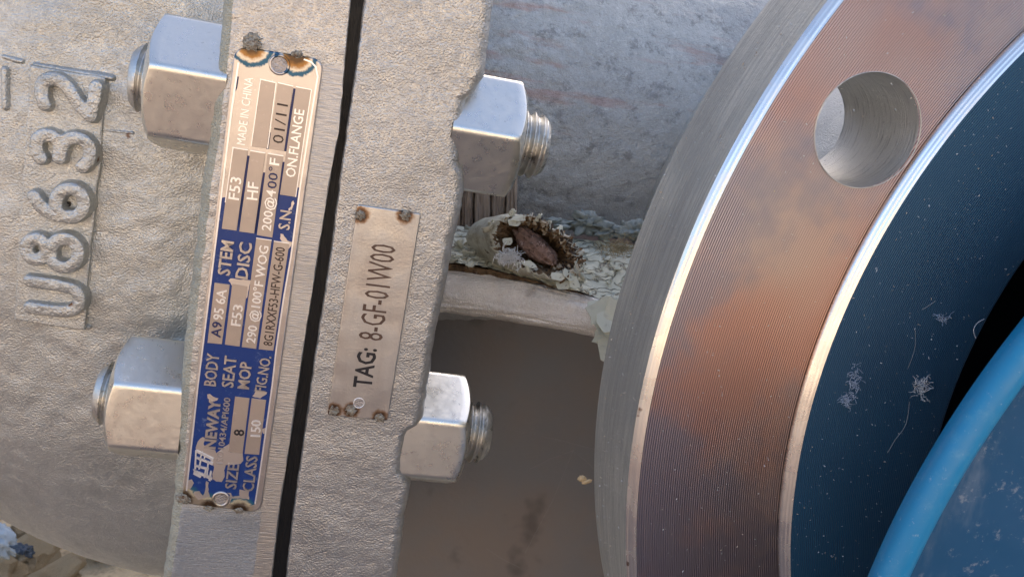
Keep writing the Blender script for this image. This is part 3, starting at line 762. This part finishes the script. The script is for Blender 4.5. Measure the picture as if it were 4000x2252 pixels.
# ------------------------------------------------------------------ timber
WOOD = M('weathered_wood', (.44, .34, .25), 0, .8, .3)
WOOD.mix(WOOD.ramp(WOOD.noise(1, 6, .75, WOOD.scaled((420, 420, 14))), .42, .66, 0, .95), (.10, .068, .045)).mix(WOOD.ramp(WOOD.noise(1, 5, .7, WOOD.scaled((900, 900, 26))), .55, .7, 0, .6), (.50, .43, .36))
WOOD.bump(WOOD.noise(1, 6, .75, WOOD.scaled((700, 700, 18))), .0012, 1)
def grainblock(name, x0, x1, y0, y1, dep, seed, parent, c0):
    A, B, C_, D_ = W(x0, y0, dep), W(x1, y0, dep), W(x1-6, y1, dep), W(x0-6, y1, dep)
    nu, nv = 14, 60; vs = []
    for i in range(nv):
        for j in range(nu):
            s_, t_ = j/(nu-1), i/(nv-1)
            p = A.lerp(B, s_).lerp(D_.lerp(C_, s_), t_); e = min(s_, 1-s_)
            q = .0012*(1-min(1, e/.12))**2
            d = .0011*fbm((p.x*9, p.z*.35, seed), 60, 4) + .0005*fbm((p.x*6, p.z*.8, seed), 160, 3)
            vs.append(p + Vector((.0004*fbm((0, seed+s_*.1, p.z), 60, 3), q-d, 0))-c0)
    fs = gridf(nv, nu); k0 = len(vs)
    vs += [q+Vector((0, .018, 0))-c0 for q in (A, B, C_, D_)]
    fs.append((k0, k0+1, k0+2, k0+3))
    top = list(range(nu)); bot = [(nv-1)*nu+j for j in range(nu)]; lf = [i*nu for i in range(nv)]; rt = [i*nu+nu-1 for i in range(nv)]
    fs.append(tuple(top[::-1]+[k0, k0+1])); fs.append(tuple(bot+[k0+2, k0+3])); fs.append(tuple(lf+[k0+3, k0])); fs.append(tuple(rt[::-1]+[k0+1, k0+2]))
    return fixn(obj(name, vs, fs, WOOD, parent, autosm=50))
c0 = W(1900, 850, .318)
post = empty('wooden_post', Matrix.Translation(c0), 'split weathered wooden post behind the upper right nut', 'post')
for k, (a, b) in enumerate([(1700, 1800), (1803, 1853), (1857, 1917), (1920, 1978), (1981, 2022)]):
    grainblock('split_board', a, b, 560, 960, .318+.0015*(k % 2), k*7+1, post, c0)

PAINT = M('flaking_cream_paint', (.58, .57, .45), 0, .6, .4)
PAINT.mix(PAINT.ramp(PAINT.noise(180, 6, .75), .5, .72, 0, .6), (.36, .35, .28))
_n = PAINT.t.nodes.new('ShaderNodeTexNoise'); _n.inputs['Scale'].default_value = 140; PAINT.lk(PAINT.tc, _n.inputs['Vector'])
_v = PAINT.t.nodes.new('ShaderNodeVectorMath'); _v.operation = 'MULTIPLY_ADD'; PAINT.lk(_n.outputs['Color'], _v.inputs[0]); _v.inputs[1].default_value = (.012, .012, .012); PAINT.lk(PAINT.tc, _v.inputs[2])
_m = PAINT.t.nodes.new('ShaderNodeMapping'); PAINT.lk(_v.outputs[0], _m.inputs[0]); _m.inputs['Scale'].default_value = (60, 190, 190)
crk = PAINT.voro(1, 'DISTANCE_TO_EDGE', _m.outputs[0])
PAINT.mix(PAINT.ramp(crk, .0, .03, .85, 0), (.12, .08, .05)).mix(PAINT.ramp(PAINT.noise(90, 6, .8), .60, .66), (.20, .14, .085)).bump(PAINT.ramp(crk, 0, .09), .0008, 1).bump(PAINT.noise(300, 4), .0005, 1)
FLAKE = M('cream_paint_flake', (.56, .56, .45), 0, .5, .4)
FLAKE.mix(FLAKE.ramp(FLAKE.noise(500, 5, .75), .52, .7, 0, .6), (.42, .41, .34)).mix(FLAKE.ramp(FLAKE.noise(900, 3), .66, .72), (.15, .11, .07))
OCHRE = M('ochre_rotten_wood', (.24, .155, .085), 0, .85, .2)
OCHRE.mix(OCHRE.ramp(OCHRE.noise(400, 5, .8), .42, .6, 0, .9), (.07, .045, .03)).mix(OCHRE.ramp(OCHRE.noise(500, 5, .75), .58, .7, 0, .8), (.5, .42, .3)).bump(OCHRE.noise(500, 5, .8), .0015, 1)
# board: a sloping painted face with a rotten edge
bc = W(2100, 1020, .30)
board = empty('painted_board', Matrix.Translation(bc), 'cream board with flaking paint lying on the cast bar', 'board')
Fp = [(1620, 1010), (1760, 1028), (1920, 1052), (2060, 1085), (2230, 1130), (2400, 1180), (2560, 1225), (2750, 1280)]
Bp = [(1620, 878), (1760, 890), (1920, 895), (2060, 905), (2230, 925), (2400, 950), (2560, 975), (2750, 1000)]
def curve_at(P, t):
    t *= len(P)-1; k = min(int(t), len(P)-2); f_ = t-k; return (P[k][0]*(1-f_)+P[k+1][0]*f_, P[k][1]*(1-f_)+P[k+1][1]*f_)
def boardpt(s_, t_): # t 0 front edge, 1 back
    a, b = curve_at(Fp, s_), curve_at(Bp, s_)
    x, y = a[0]*(1-t_)+b[0]*t_, a[1]*(1-t_)+b[1]*t_
    return W(x, y, .288+.028*t_)
vs = []; nu, nv = 260, 50
for i in range(nv):
    for j in range(nu):
        p = boardpt(j/(nu-1), i/(nv-1)); vs.append(p-bc+Vector((0, -.4, .9))*(.0012*fbm(p, 60, 4) + .0004*fbm(p, 400, 3)))
ftop = gridf(nv, nu)
fixn(obj('painted_face', vs, ftop, PAINT, board))
# rotten edge and body under the painted face
vs = []; nk = 12
for j in range(nu):
    s_ = j/(nu-1); p = boardpt(s_, 0); pb = boardpt(s_, 1)
    for k in range(nk):
        t_ = k/(nk-1)
        if k < nk-3: q = p + Vector((0, .0006+.0015*t_, -.0040*t_*(.4+.9*s_)-.0002)) + Vector((0, .0006, .0004))*fbm((p.x*200, t_*4, 1), 1, 4)
        else: q = [p+Vector((0, .012, -.006)), pb+Vector((0, .004, -.006)), pb+Vector((0, .0005, -.0006))][k-(nk-3)]
        vs.append(q-bc)
fixn(obj('rotten_edge', vs, gridf(nu, nk), OCHRE, board, autosm=60))
# loose flakes: shared meshes
rf = random.Random(3); fmesh = []
for k in range(8):
    m_ = rf.randint(5, 8); bm = bmesh.new(); cvt = bm.verts.new((0, 0, .00025)); ring = []; ring2 = []
    for j in range(m_):
        a = j*2*math.pi/m_+rf.uniform(-.3, .3); r = rf.uniform(.5, 1.15)*.0022; z = rf.uniform(-.0001, .0006)
        ring.append(bm.verts.new((r*math.cos(a)*1.4, r*math.sin(a)*.8, z)))
    for j in range(m_): bm.faces.new((cvt, ring[j], ring[(j+1) % m_]))
    r = bmesh.ops.extrude_face_region(bm, geom=bm.faces[:])
    for g in r['geom']:
        if isinstance(g, bmesh.types.BMVert): g.co.z -= .00022
    bmesh.ops.recalc_face_normals(bm, faces=bm.faces)
    me = bpy.data.meshes.new('paint_flake'); bm.to_mesh(me); bm.free(); me.materials.append(mm(FLAKE)); fmesh.append(me)
bn = (boardpt(.6, 0)-boardpt(.5, 0)).cross(boardpt(.5, 1)-boardpt(.5, 0)).normalized(); bn = -bn if bn.y > 0 else bn
for k in range(84):
    if k < 50: s_, t_ = rf.uniform(.45, .86), rf.uniform(0, 1)
    elif k < 66: s_, t_ = rf.uniform(.08, .3), rf.uniform(.1, .95)
    else: s_, t_ = rf.uniform(.45, .85), rf.uniform(-.02, .04)
    p = boardpt(s_, t_); o = bpy.data.objects.new('paint_flake', rf.choice(fmesh)); link(o, board)
    d = (bn + Vector((rf.uniform(-1, 1), rf.uniform(-1, 1), rf.uniform(-1, 1)))*.28).normalized()
    o.rotation_mode = 'QUATERNION'; q = d.to_track_quat('Z', 'Y'); 
    from mathutils import Quaternion
    o.rotation_quaternion = q @ Quaternion((0, 0, 1), rf.uniform(-.6, .6)+(0 if rf.random() < .5 else math.pi))
    o.location = p - bc + bn*rf.uniform(.0006, .0016); sc = rf.uniform(.3, .95); o.scale = (sc, sc, 1)
# scraps of paint curling at the right end near the machined flange
for (x, y, dep, sc, ang) in ((2365, 1250, .279, 2.6, .3), (2350, 1275, .280, 2.2, 1.2), (2385, 1235, .279, 2.4, 2.0), (2360, 1210, .280, 2.4, -.3), (2372, 1345, .284, 2.2, 1.5), (2364, 1330, .285, 1.7, .4), (2330, 1195, .281, 2.1, .2)):
    o = bpy.data.objects.new('paint_flake', rf.choice(fmesh)); link(o, board); o.location = W(x, y, dep)-bc
    o.rotation_euler = (R(80)+rf.uniform(-.3, .3), ang, rf.uniform(-.3, .3)); o.scale = (sc, sc, 1.5)

# ------------------------------------------------------------------ torn paint blister
SHELL = M('torn_cream_skin', (.50, .50, .42), 0, .5, .4)
SHELL.mix(SHELL.ramp(SHELL.noise(160, 6, .8), .48, .62, 0, .7), (.30, .27, .20)).mix(SHELL.ramp(SHELL.noise(300, 5, .8), .60, .66), (.14, .10, .06)).bump(SHELL.noise(260, 4), .0006, 1)
FIB = M('brown_fibre', (.30, .19, .10), 0, .85, .2)
FIB.mix(FIB.ramp(FIB.noise(700, 6, .85), .50, .62), (.40, .31, .21)).mix(FIB.ramp(FIB.noise(420, 5, .8), .55, .66), (.03, .022, .015)).bump(FIB.noise(800, 6, .85), .0018, 1)
LUMP = M('rusty_brown_lump', (.29, .185, .145), .1, .55)
LUMP.mix(LUMP.ramp(LUMP.noise(420, 6, .8), .48, .60), (.10, .055, .04)).mix(LUMP.ramp(LUMP.noise(560, 6, .85), .56, .64), (.62, .50, .46)).bump(LUMP.noise(650, 5, .75), .0010, 1)
tc = W(2095, 965, .284)
torn = empty('torn_blister', Matrix.Translation(tc), 'peeled cream skin torn open round a rusty brown lump on the board', 'debris')
def blister(s_, t_shift, dep, k, off=(0, 0)): return None
rings_spec = [ # scale, dx, dy, depth, jag
    (1.22, -46, 26, .300, 0), (1.20, -38, 18, .296, 0), (1.14, -24, 8, .291, 0), (1.10, -12, 2, .286, .0), (1.06, -5, 0, .2815, .3), (1.03, 0, 0, .2795, 1), (1.0, 0, 0, .2796, 1)]
rot = R(21); A0, B0 = 174, 100
NTh = 200
def rimpt(a, sc, dx, dy, dep, jg, seed=0):
    w_ = 1+.05*math.sin(2*a+.6)+.04*math.sin(3*a+1)
    j_ = jg*(.09*fbm((math.cos(a)*2.2+seed, math.sin(a)*2.2, 0), 1, 4)+.10*fbm((math.cos(a)*9, math.sin(a)*9, seed), 1, 4))
    x = A0*(sc*w_+j_)*math.cos(a); y = B0*(sc*w_+j_)*math.sin(a)
    if sc > 1.05 and math.cos(a) < -.2: x *= 1+.18*(sc-1.0)*4*(-math.cos(a)-.2)
    return W(2095+dx+x*math.cos(rot)-y*math.sin(rot), 965+dy+x*math.sin(rot)+y*math.cos(rot), dep+.0006*jg*fbm((a*3, seed, 1), 1, 3))
vs = []
for (sc, dx, dy, dep, jg) in rings_spec:
    for k in range(NTh):
        a = k*2*math.pi/NTh; q = rimpt(a, sc, dx, dy, dep, jg)-tc
        vs.append(q+Vector((.3, -1, .5))*(.0010*fbm((math.cos(a)*1.7, math.sin(a)*1.7, dep*120), 1, 3)-.0012*abs(math.sin(4.5*a+dep*200))**6)*min(1, (sc-1)*10))
fixn(obj('outer_skin', vs, gridf(len(rings_spec), NTh, True), SHELL, torn))
vs = []; inner = [(1.0, .2798, 1), (.94, .2815, .8), (.86, .2830, .6), (.78, .2855, .5), (.70, .289, .4), (.60, .293, .3), (.45, .296, .2), (.25, .2975, .1), (.02, .298, 0)]
for (sc, dep, jg) in inner:
    for k in range(NTh):
        a = k*2*math.pi/NTh; p = rimpt(a, sc, 0, 0, dep, jg)
        r1 = fbm((math.cos(a)*8*sc, math.sin(a)*8*sc, dep*300), 1, 5); vs.append(p-tc+Vector((.0012*r1, -.0016*abs(r1), .0012*fbm((a*6, dep*500, 3), 1, 4)))*min(1, (1.0-sc)*12))
fixn(obj('fibrous_lining', vs, gridf(len(inner), NTh, True), FIB, torn))
# the lump
bm = bmesh.new(); bmesh.ops.create_icosphere(bm, subdivisions=5, radius=1)
e1 = (W(2185, 1040, .287)-W(2018, 905, .290)); ln = e1.length/2; e1.normalize(); e3 = Vector((0, -1, 0)); e2 = e1.cross(e3).normalized(); cl = W(2098, 968, .2855)
for v_ in bm.verts:
    p = v_.co.copy(); tpr = 1-.45*max(0, p.x)**1.5
    k = 1+.20*fbm(p, 1.6, 4)+.06*fbm(p, 7, 3)
    v_.co = cl-tc + e1*(p.x*ln*k) + e2*(p.y*.0036*tpr*k) + e3*(p.z*.0036*tpr*k)
for f in bm.faces: f.smooth = True
me = bpy.data.meshes.new('rusty_lump'); bm.to_mesh(me); bm.free(); me.materials.append(mm(LUMP)); link(bpy.data.objects.new('rusty_lump', me), torn)
# crumbs and shreds
def shards(name, n, gen, mats, parent, origin, seed, lo=.0004, hi=.0016):
    rn = random.Random(seed); vs, fs, mi = [], [], []
    for k in range(n):
        c = gen(rn)-origin; s_ = rn.uniform(lo, hi)
        d1 = Vector([rn.gauss(0, 1) for _ in range(3)]).normalized(); d2 = d1.cross(Vector([rn.gauss(0, 1) for _ in range(3)])).normalized(); d3 = d1.cross(d2)
        a = s_*rn.uniform(.8, 1.6); b = s_*rn.uniform(.25, .6); t_ = s_*rn.uniform(.08, .25); i0 = len(vs)
        for (x, y, z) in ((-1, -.6, 0), (0, -1, .3), (1, -.2, 0), (.5, 1, .2), (-.6, .8, -.2)): vs.append(c+d1*a*x+d2*b*y+d3*t_*(z+1))
        for (x, y, z) in ((-1, -.6, 0), (0, -1, .3), (1, -.2, 0), (.5, 1, .2), (-.6, .8, -.2)): vs.append(c+d1*a*x+d2*b*y+d3*t_*(z-1))
        m_ = rn.randrange(len(mats))
        for f in [(0, 1, 2, 3, 4), (9, 8, 7, 6, 5)]+[(j, j+5, (j+1) % 5+5, (j+1) % 5) for j in range(5)]: fs.append(tuple(i0+q for q in f)); mi.append(m_)
    o = obj(name, vs, fs, mats[0], parent, smooth=False)
    for m_ in mats[1:]: o.data.materials.append(mm(m_))
    for p, q in zip(o.data.polygons, mi): p.material_index = q
    o['kind'] = 'stuff'; return o
DKF = M('dark_crumb', (.05, .035, .025), 0, .8); LTF = M('pale_crumb', (.50, .44, .34), 0, .7)
def g1(rn):
    a = rn.uniform(-2.2, .9); s_ = rn.uniform(.74, 1.0); return rimpt(a, s_, 0, 0, .2800+.010*(1-s_)/.3, .5)
shards('fibre_crumbs', 520, g1, [FIB, DKF, LTF, FIB], torn, tc, 4, .0005, .0020)
def g2(rn):
    a = rn.uniform(.3, 2.6); s_ = rn.uniform(.7, 1.0); return rimpt(a, s_, 0, 0, .2795+.012*(1-s_)/.3, .5)
shards('fibre_crumbs', 160, g2, [FIB, DKF, LTF, SHELL], torn, tc, 5, .0004, .0013)
def hairs(name, n, c, spread, length, mat, parent, origin, seed, rad=.00006, curl=1.0, kind='stuff'):
    rn = random.Random(seed); vs, fs = [], []
    for k in range(n):
        p = c + Vector((rn.gauss(0, spread[0]), rn.gauss(0, spread[1]), rn.gauss(0, spread[2]))); d = Vector([rn.gauss(0, 1) for _ in range(3)]).normalized()
        pts = [p]; L_ = length*rn.uniform(.5, 1.3)
        for q in range(6): d = (d+Vector([rn.gauss(0, 1) for _ in range(3)])*.35*curl).normalized(); pts.append(pts[-1]+d*L_/6)
        i0 = len(vs)
        for i, q in enumerate(pts):
            dd = (pts[min(i+1, 6)]-pts[max(i-1, 0)]).normalized(); x = dd.orthogonal().normalized(); y = dd.cross(x)
            for j in range(3): a = j*2.094; vs.append(q+(x*math.cos(a)+y*math.sin(a))*rad-origin)
        for i in range(6):
            for j in range(3): fs.append((i0+i*3+j, i0+i*3+(j+1) % 3, i0+i*3+3+(j+1) % 3, i0+i*3+3+j))
    o = obj(name, vs, fs, mat, parent)
    if kind: o['kind'] = kind
    return o
LINT = M('white_lint', (.85, .85, .83), 0, .7)
hairs('white_lint', 260, W(1990, 1003, .2795), (.0016, .0006, .0010), .003, LINT, torn, tc, 8, rad=.00012)
# cream flakes round the torn rim
for (x, y, dep, sc, rx, ry, rz) in ((2000, 865, .279, 1.6, 1.2, .2, .2), (2025, 850, .279, 1.7, 1.3, -.3, .5), (2170, 1075, .2785, 1.7, 1.2, .3, 0), (2215, 1065, .279, 1.9, 1.1, .8, .3), (2240, 1085, .280, 2.0, 1.2, 1.4, -.2), (1975, 940, .280, 1.5, 1.4, .1, .6), (2190, 1110, .281, 1.8, 1.2, .1, .1), (2065, 1030, .2795, 1.4, 1.3, .4, 0)):
    o = bpy.data.objects.new('skin_flake', rf.choice(fmesh)); link(o, torn); o.location = W(x, y, dep)-tc; o.rotation_euler = (rx, ry, rz); o.scale = (sc*.62, sc*.62, 1)

# curled ragged strips of paint
cms_ = []
for k in range(6):
    rr = .0013+.0006*k; nx, ny = 12, 7; vs = []
    for i in range(ny):
        for j in range(nx):
            x = (j/(nx-1)-.5)*.0052*(1+.25*fbm((i*.9, k, 0), 1, 2)); y = (i/(ny-1)-.5)*.0036*(1+.35*fbm((j*.8, k, 5), 1, 3)); a = x/rr
            vs.append((rr*math.sin(a)+.0003*fbm((i, j*.5, k), 1, 2), y, rr*(1-math.cos(a))+.0003*fbm((i*.6, j*.6, k+9), 1, 3)))
    me = bpy.data.meshes.new('paint_curl'); me.from_pydata(vs, [], gridf(ny, nx)); me.materials.append(mm(SHELL if k % 2 else FLAKE)); me.shade_smooth(); cms_.append(me)
def curl(p, parent, org, rx, rz, sc, k):
    o = bpy.data.objects.new('paint_curl', cms_[k % 6]); link(o, parent); o.location = p-org; o.rotation_euler = (rx, rf.uniform(-.6, .6), rz); o.scale = (sc, sc, sc)
    m_ = o.modifiers.new('thick', 'SOLIDIFY'); m_.thickness = .00025
for k in range(22):
    a = k*2*math.pi/22+rf.uniform(-.1, .1); curl(rimpt(a, rf.uniform(.95, 1.10), 0, 0, .2800+rf.uniform(0, .002), 0), torn, tc, rf.uniform(.3, 1.6), a+rf.uniform(-.6, .6), rf.uniform(.45, .95), k)
for k in range(26):
    curl(boardpt(rf.choice((rf.uniform(.50, .84), rf.uniform(.08, .25))), rf.uniform(-.02, .95))+bn*.001, board, bc, rf.uniform(.2, 1.2), rf.uniform(0, 6), rf.uniform(.4, .9), k)
# fluffy dust on the barrel above the board
DUST = M('grey_green_dust', (.34, .37, .34), 0, .9, .2); DUST.bump(DUST.noise(500, 5, .8), .001, 1)
for k, (x, y, rx, ry) in enumerate(((2150, 880, 70, 22), (2290, 870, 60, 38), (2390, 905, 70, 22), (2480, 900, 60, 34))):
    c = W(x, y, .316); o = blob('dust_clump', (0, 0, 0), rx*.095e-3, .004, ry*.095e-3, DUST, None, 1.0, seed=k*5+2); o.location = c
    tag(o, ['flat grey dust clump just right of the wooden post', 'rounded pale dust clump above the torn blister', 'low dust clump between two larger ones behind the board', 'grey green dust clump beside the machined flange rim'][k], 'dust')
c = W(2410, 970, .297); DN = M('tan_fibre', (.38, .31, .18), 0, .9)
o = hairs('tan_fibre_tuft', 240, c, (.0028, .002, .0015), .004, DN, None, c, 21, .00007, 1.5, None); o.location = c; tag(o, 'small tan tuft of tangled fibre at the right end of the board', 'tuft')

# dust specks on the machined faces
SPK = M('pale_dust', (.55, .57, .58), 0, .8); SPK2 = M('tan_dust', (.45, .38, .30), 0, .8)
def gf(rn):
    r = rn.uniform(.104, .169); a = rn.uniform(math.pi*.72, math.pi*1.35)
    return Vector((r*math.cos(a), r*math.sin(a), .0018 if r < .1348 else .0003))
shards('face_dust', 1500, gf, [SPK, SPK, SPK2], fl, Vector((0, 0, 0)), 77, .00005, .00022)
def gr(rn):
    a = rn.uniform(math.pi*.72, math.pi*1.35); return Vector((.1717*math.cos(a), .1717*math.sin(a), -rn.uniform(.001, .028)))
shards('rim_dust', 500, gr, [SPK2, SPK, SPK2], fl, Vector((0, 0, 0)), 78, .00006, .00028)
# lint on the navy face
def onF(px, py, n): return MF @ LF(px, py, n)
def lint(name, x, y, n, sp, ln, label, seed, m_=LINT):
    c = onF(x, y, .0024); o = hairs(name, int(n*1.3), c, tuple(q*.8 for q in sp), ln*.65, m_, None, c, seed, .00005, 1.4, None); o.location = c; tag(o, label, 'lint')
LB = M('blue_white_lint', (.45, .52, .62), 0, .7)
lint('lint_tuft', 3595, 1510, 60, (.0010, .0003, .0012), .0035, 'bright white lint tuft on the navy flange face', 31)
lint('lint_tuft', 3340, 1480, 50, (.0006, .0003, .0022), .003, 'upper pale blue lint streak on the navy flange face', 32, LB)
lint('lint_tuft', 3308, 1560, 40, (.0006, .0003, .0010), .0025, 'lower pale blue lint patch on the navy flange face', 33, LB)
lint('lint_tuft', 3682, 1240, 22, (.0009, .0003, .0005), .002, 'small grey lint curl near the bore edge of the navy face', 34, LB)
def strand(name, pts, rad, mat, label, cat, parent=None):
    P = [Vector(p) for p in pts]; c = P[0]; vs, fs = [], []
    for i, q in enumerate(P):
        dd = (P[min(i+1, len(P)-1)]-P[max(i-1, 0)]).normalized(); x = dd.orthogonal().normalized(); y = dd.cross(x)
        for j in range(5): a = j*1.2566; vs.append(q+(x*math.cos(a)+y*math.sin(a))*rad-c)
    for i in range(len(P)-1):
        for j in range(5): fs.append((i*5+j, i*5+(j+1) % 5, i*5+5+(j+1) % 5, i*5+5+j))
    o = obj(name, vs, fs, mat, parent); o.location = c; tag(o, label, cat); return o
THR = M('grey_thread', (.30, .32, .33), 0, .7)
strand('loose_thread', [onF(x, y, .0019) for x, y in smooth_path([(3552, 1568), (3548, 1620), (3535, 1670), (3500, 1710), (3468, 1765)], 2)], .00006, THR, 'thin grey thread hanging below the white lint on the navy face', 'thread')
strand('loose_thread', [onF(x, y, .0019) for x, y in smooth_path([(3575, 1290), (3577, 1350), (3562, 1400), (3545, 1440)], 2)], .00005, THR, 'short grey thread above the white lint on the navy face', 'thread')
strand('loose_thread', [onF(x, y, .0019) for x, y in smooth_path([(3600, 1210), (3625, 1195), (3655, 1175)], 2)], .00006, THR, 'short slanted thread at the top of the navy face', 'thread')
strand('loose_thread', [onF(x, y, .004) for x, y in smooth_path([(3812, 1320), (3800, 1290), (3815, 1260), (3845, 1245)], 2)], .00006, LINT, 'pale hair curling over the edge of the bore', 'thread')

# web strands and seed husks by the flange rim
WEB = M('web_silk', (.32, .30, .28), 0, .5)
webs = [([(1960, 1670, .33), (2180, 1715, .31), (2330, 1755, .29)], 'highest fine web strand crossing the dark plate to the rim'), ([(2240, 1755, .31), (2160, 1950, .33), (2050, 2160, .345)], 'long web strand slanting down the dark plate'),
        ([(2240, 1760, .31), (2290, 1800, .30), (2340, 1850, .29)], 'short web strand reaching down to the flange rim'), ([(1900, 2140, .345), (1960, 2180, .345), (2030, 2215, .345)], 'lowest faint web strand at the bottom of the dark plate'), ([(2070, 1830, .33), (2150, 1790, .32), (2240, 1758, .31)], 'faint web strand left of the seed husk')]
for pts, lb in webs: strand('web_strand', [W(*p) for p in pts], .00003, WEB, lb, 'cobweb')
HUSK = M('dry_husk', (.60, .44, .24), 0, .6)
for (x, y, dep, rx, rz, ro, lb) in ((2350, 1852, .262, .0007, .0030, .05, 'upright dry seed husk stuck to the flange rim'), (2274, 1868, .27, .0013, .0010, 0, 'frayed pale husk tip hanging left of the flange rim'), (2292, 1880, .27, .0016, .0006, -.3, 'small curled husk stalk beside the flange rim')):
    o = blob('seed_husk', (0, 0, 0), rx, .0005, rz, HUSK, None, .35, seed=x); o.location = W(x, y, dep); o.rotation_euler = (0, ro, 0); tag(o, lb, 'seed husk')

# ------------------------------------------------------------------ ground and surroundings
GZ = -.30
GND = M('dry_earth', (.50, .43, .32), 0, .95, .2)
GND.mix(GND.ramp(GND.noise(1.1, 4, .6), .42, .58, 0, .85), (.38, .26, .19)).mix(GND.ramp(GND.noise(2.6, 5, .6), .5, .64, 0, .8), (.17, .14, .13)).bump(GND.noise(30, 5), .02, .6)
S_ = 300
vs = []; xs = [-S_, -60, -12, -4, -2, -1, 0, 1, 2, 4, 12, 60, S_]
for y in xs:
    for x in xs: vs.append((x, y, GZ))
g = obj('ground', vs, gridf(len(xs), len(xs)), GND, None); tag(g, kind='structure')
CH = M('tan_rubble', (.64, .48, .28), 0, .9, .2)
CH.mix(CH.ramp(CH.noise(60, 5, .7), .48, .68, 0, .7), (.20, .14, .085)).mix(CH.ramp(CH.noise(40, 4), .6, .7, 0, .6), (.58, .47, .32)).bump(CH.noise(90, 5, .7), .004, 1)
rc_ = random.Random(12); cms = []
for k in range(6):
    bm = bmesh.new(); bmesh.ops.create_icosphere(bm, subdivisions=3, radius=1)
    for v_ in bm.verts: 
        p = v_.co.copy(); kk = 1+.55*fbm(p+Vector((k*7, 0, 0)), 1.1, 4); q = p*kk; v_.co = Vector((round(q.x*2.2)/2.2*.45+q.x*.55, q.y, q.z*.6))
    me = bpy.data.meshes.new('rubble_stone'); bm.to_mesh(me); bm.free(); me.materials.append(mm(CH)); cms.append(me)
for k in range(26):
    o = bpy.data.objects.new('rubble_stone', cms[k % 6]); COL.objects.link(o)
    x, y = rc_.uniform(-.62, -.34), rc_.uniform(.65, .98); s_ = rc_.uniform(.014, .034)
    o.location = (x, y, GZ+.03+.03*rc_.random()+.045*max(0, (y-.5))); o.scale = (s_, s_, s_); o.rotation_euler = (rc_.uniform(-.5, .5), rc_.uniform(-.5, .5), rc_.uniform(0, 6))
    tag(o, 'tan rubble stone heaped on the ground below the curve of the valve', 'stone', 'tan rubble stones below the valve')
heap = []
for i in range(24):
    for j in range(24):
        x, y = -.75+.65*j/23, .40+.8*i/23; e = min(i, j, 23-i, 23-j)/4
        heap.append((x, y, GZ-.01+min(1, e)*(.035+.03*fbm((x, y, 0), 7, 3)+.045*max(0, y-.5))))
o = obj('rubble_bed', heap, gridf(24, 24), CH, None); tag(o, kind='stuff'); o['label'] = 'bed of fine tan rubble on the ground'
SCR = M('blue_white_scrap', (.36, .40, .42), 0, .5)
o = blob('plastic_scrap', (0, 0, 0), .008, .006, .014, SCR, None, .6, seed=3); o.location = W(10, 2110, .66); o.rotation_euler = (0, -.7, 0); tag(o, 'pale blue plastic scrap on the rubble at the lower left', 'scrap')
SCR2 = M('dark_blue_scrap', (.03, .045, .065), 0, .5)
o = blob('plastic_scrap', (0, 0, 0), .007, .006, .003, SCR2, None, .6, seed=9); o.location = W(95, 2145, .64); o.rotation_euler = (0, .45, 0); tag(o, 'dark blue plastic scrap below the pale blue one', 'scrap')

BS = M('blue_reflector_sheet', (.28, .45, .62), 0, .5)  # unseen sheet, added to give the flange face a blue reflection
bs = []
for i in range(30):
    for j in range(30):
        x, y = .16+.42*j/29, -.22+.30*i/29; bs.append((x, y, GZ+.02+.02*fbm((x, y, 2), 5, 3)))
o = obj('added_blue_reflector', bs, gridf(30, 30), BS, None); tag(o, 'unseen blue tarpaulin added for its reflection in the flange', 'tarpaulin')
so_ = o.modifiers.new('s', 'SOLIDIFY'); so_.thickness = .002
# unseen wall, added to block the sun from the valve
WALL = M('pale_shade_wall', (.38, .35, .31), 0, .9); WALL.mix(WALL.ramp(WALL.noise(3, 4), .4, .7, 0, .5), (.28, .25, .22))
o = prism('added_shade_wall', [(-6, 1.6), (6, 1.6), (6, 1.85), (-6, 1.85)], GZ, 2.05, WALL, None); tag(o, 'tall unseen wall added behind the valve to block the sun', 'wall')
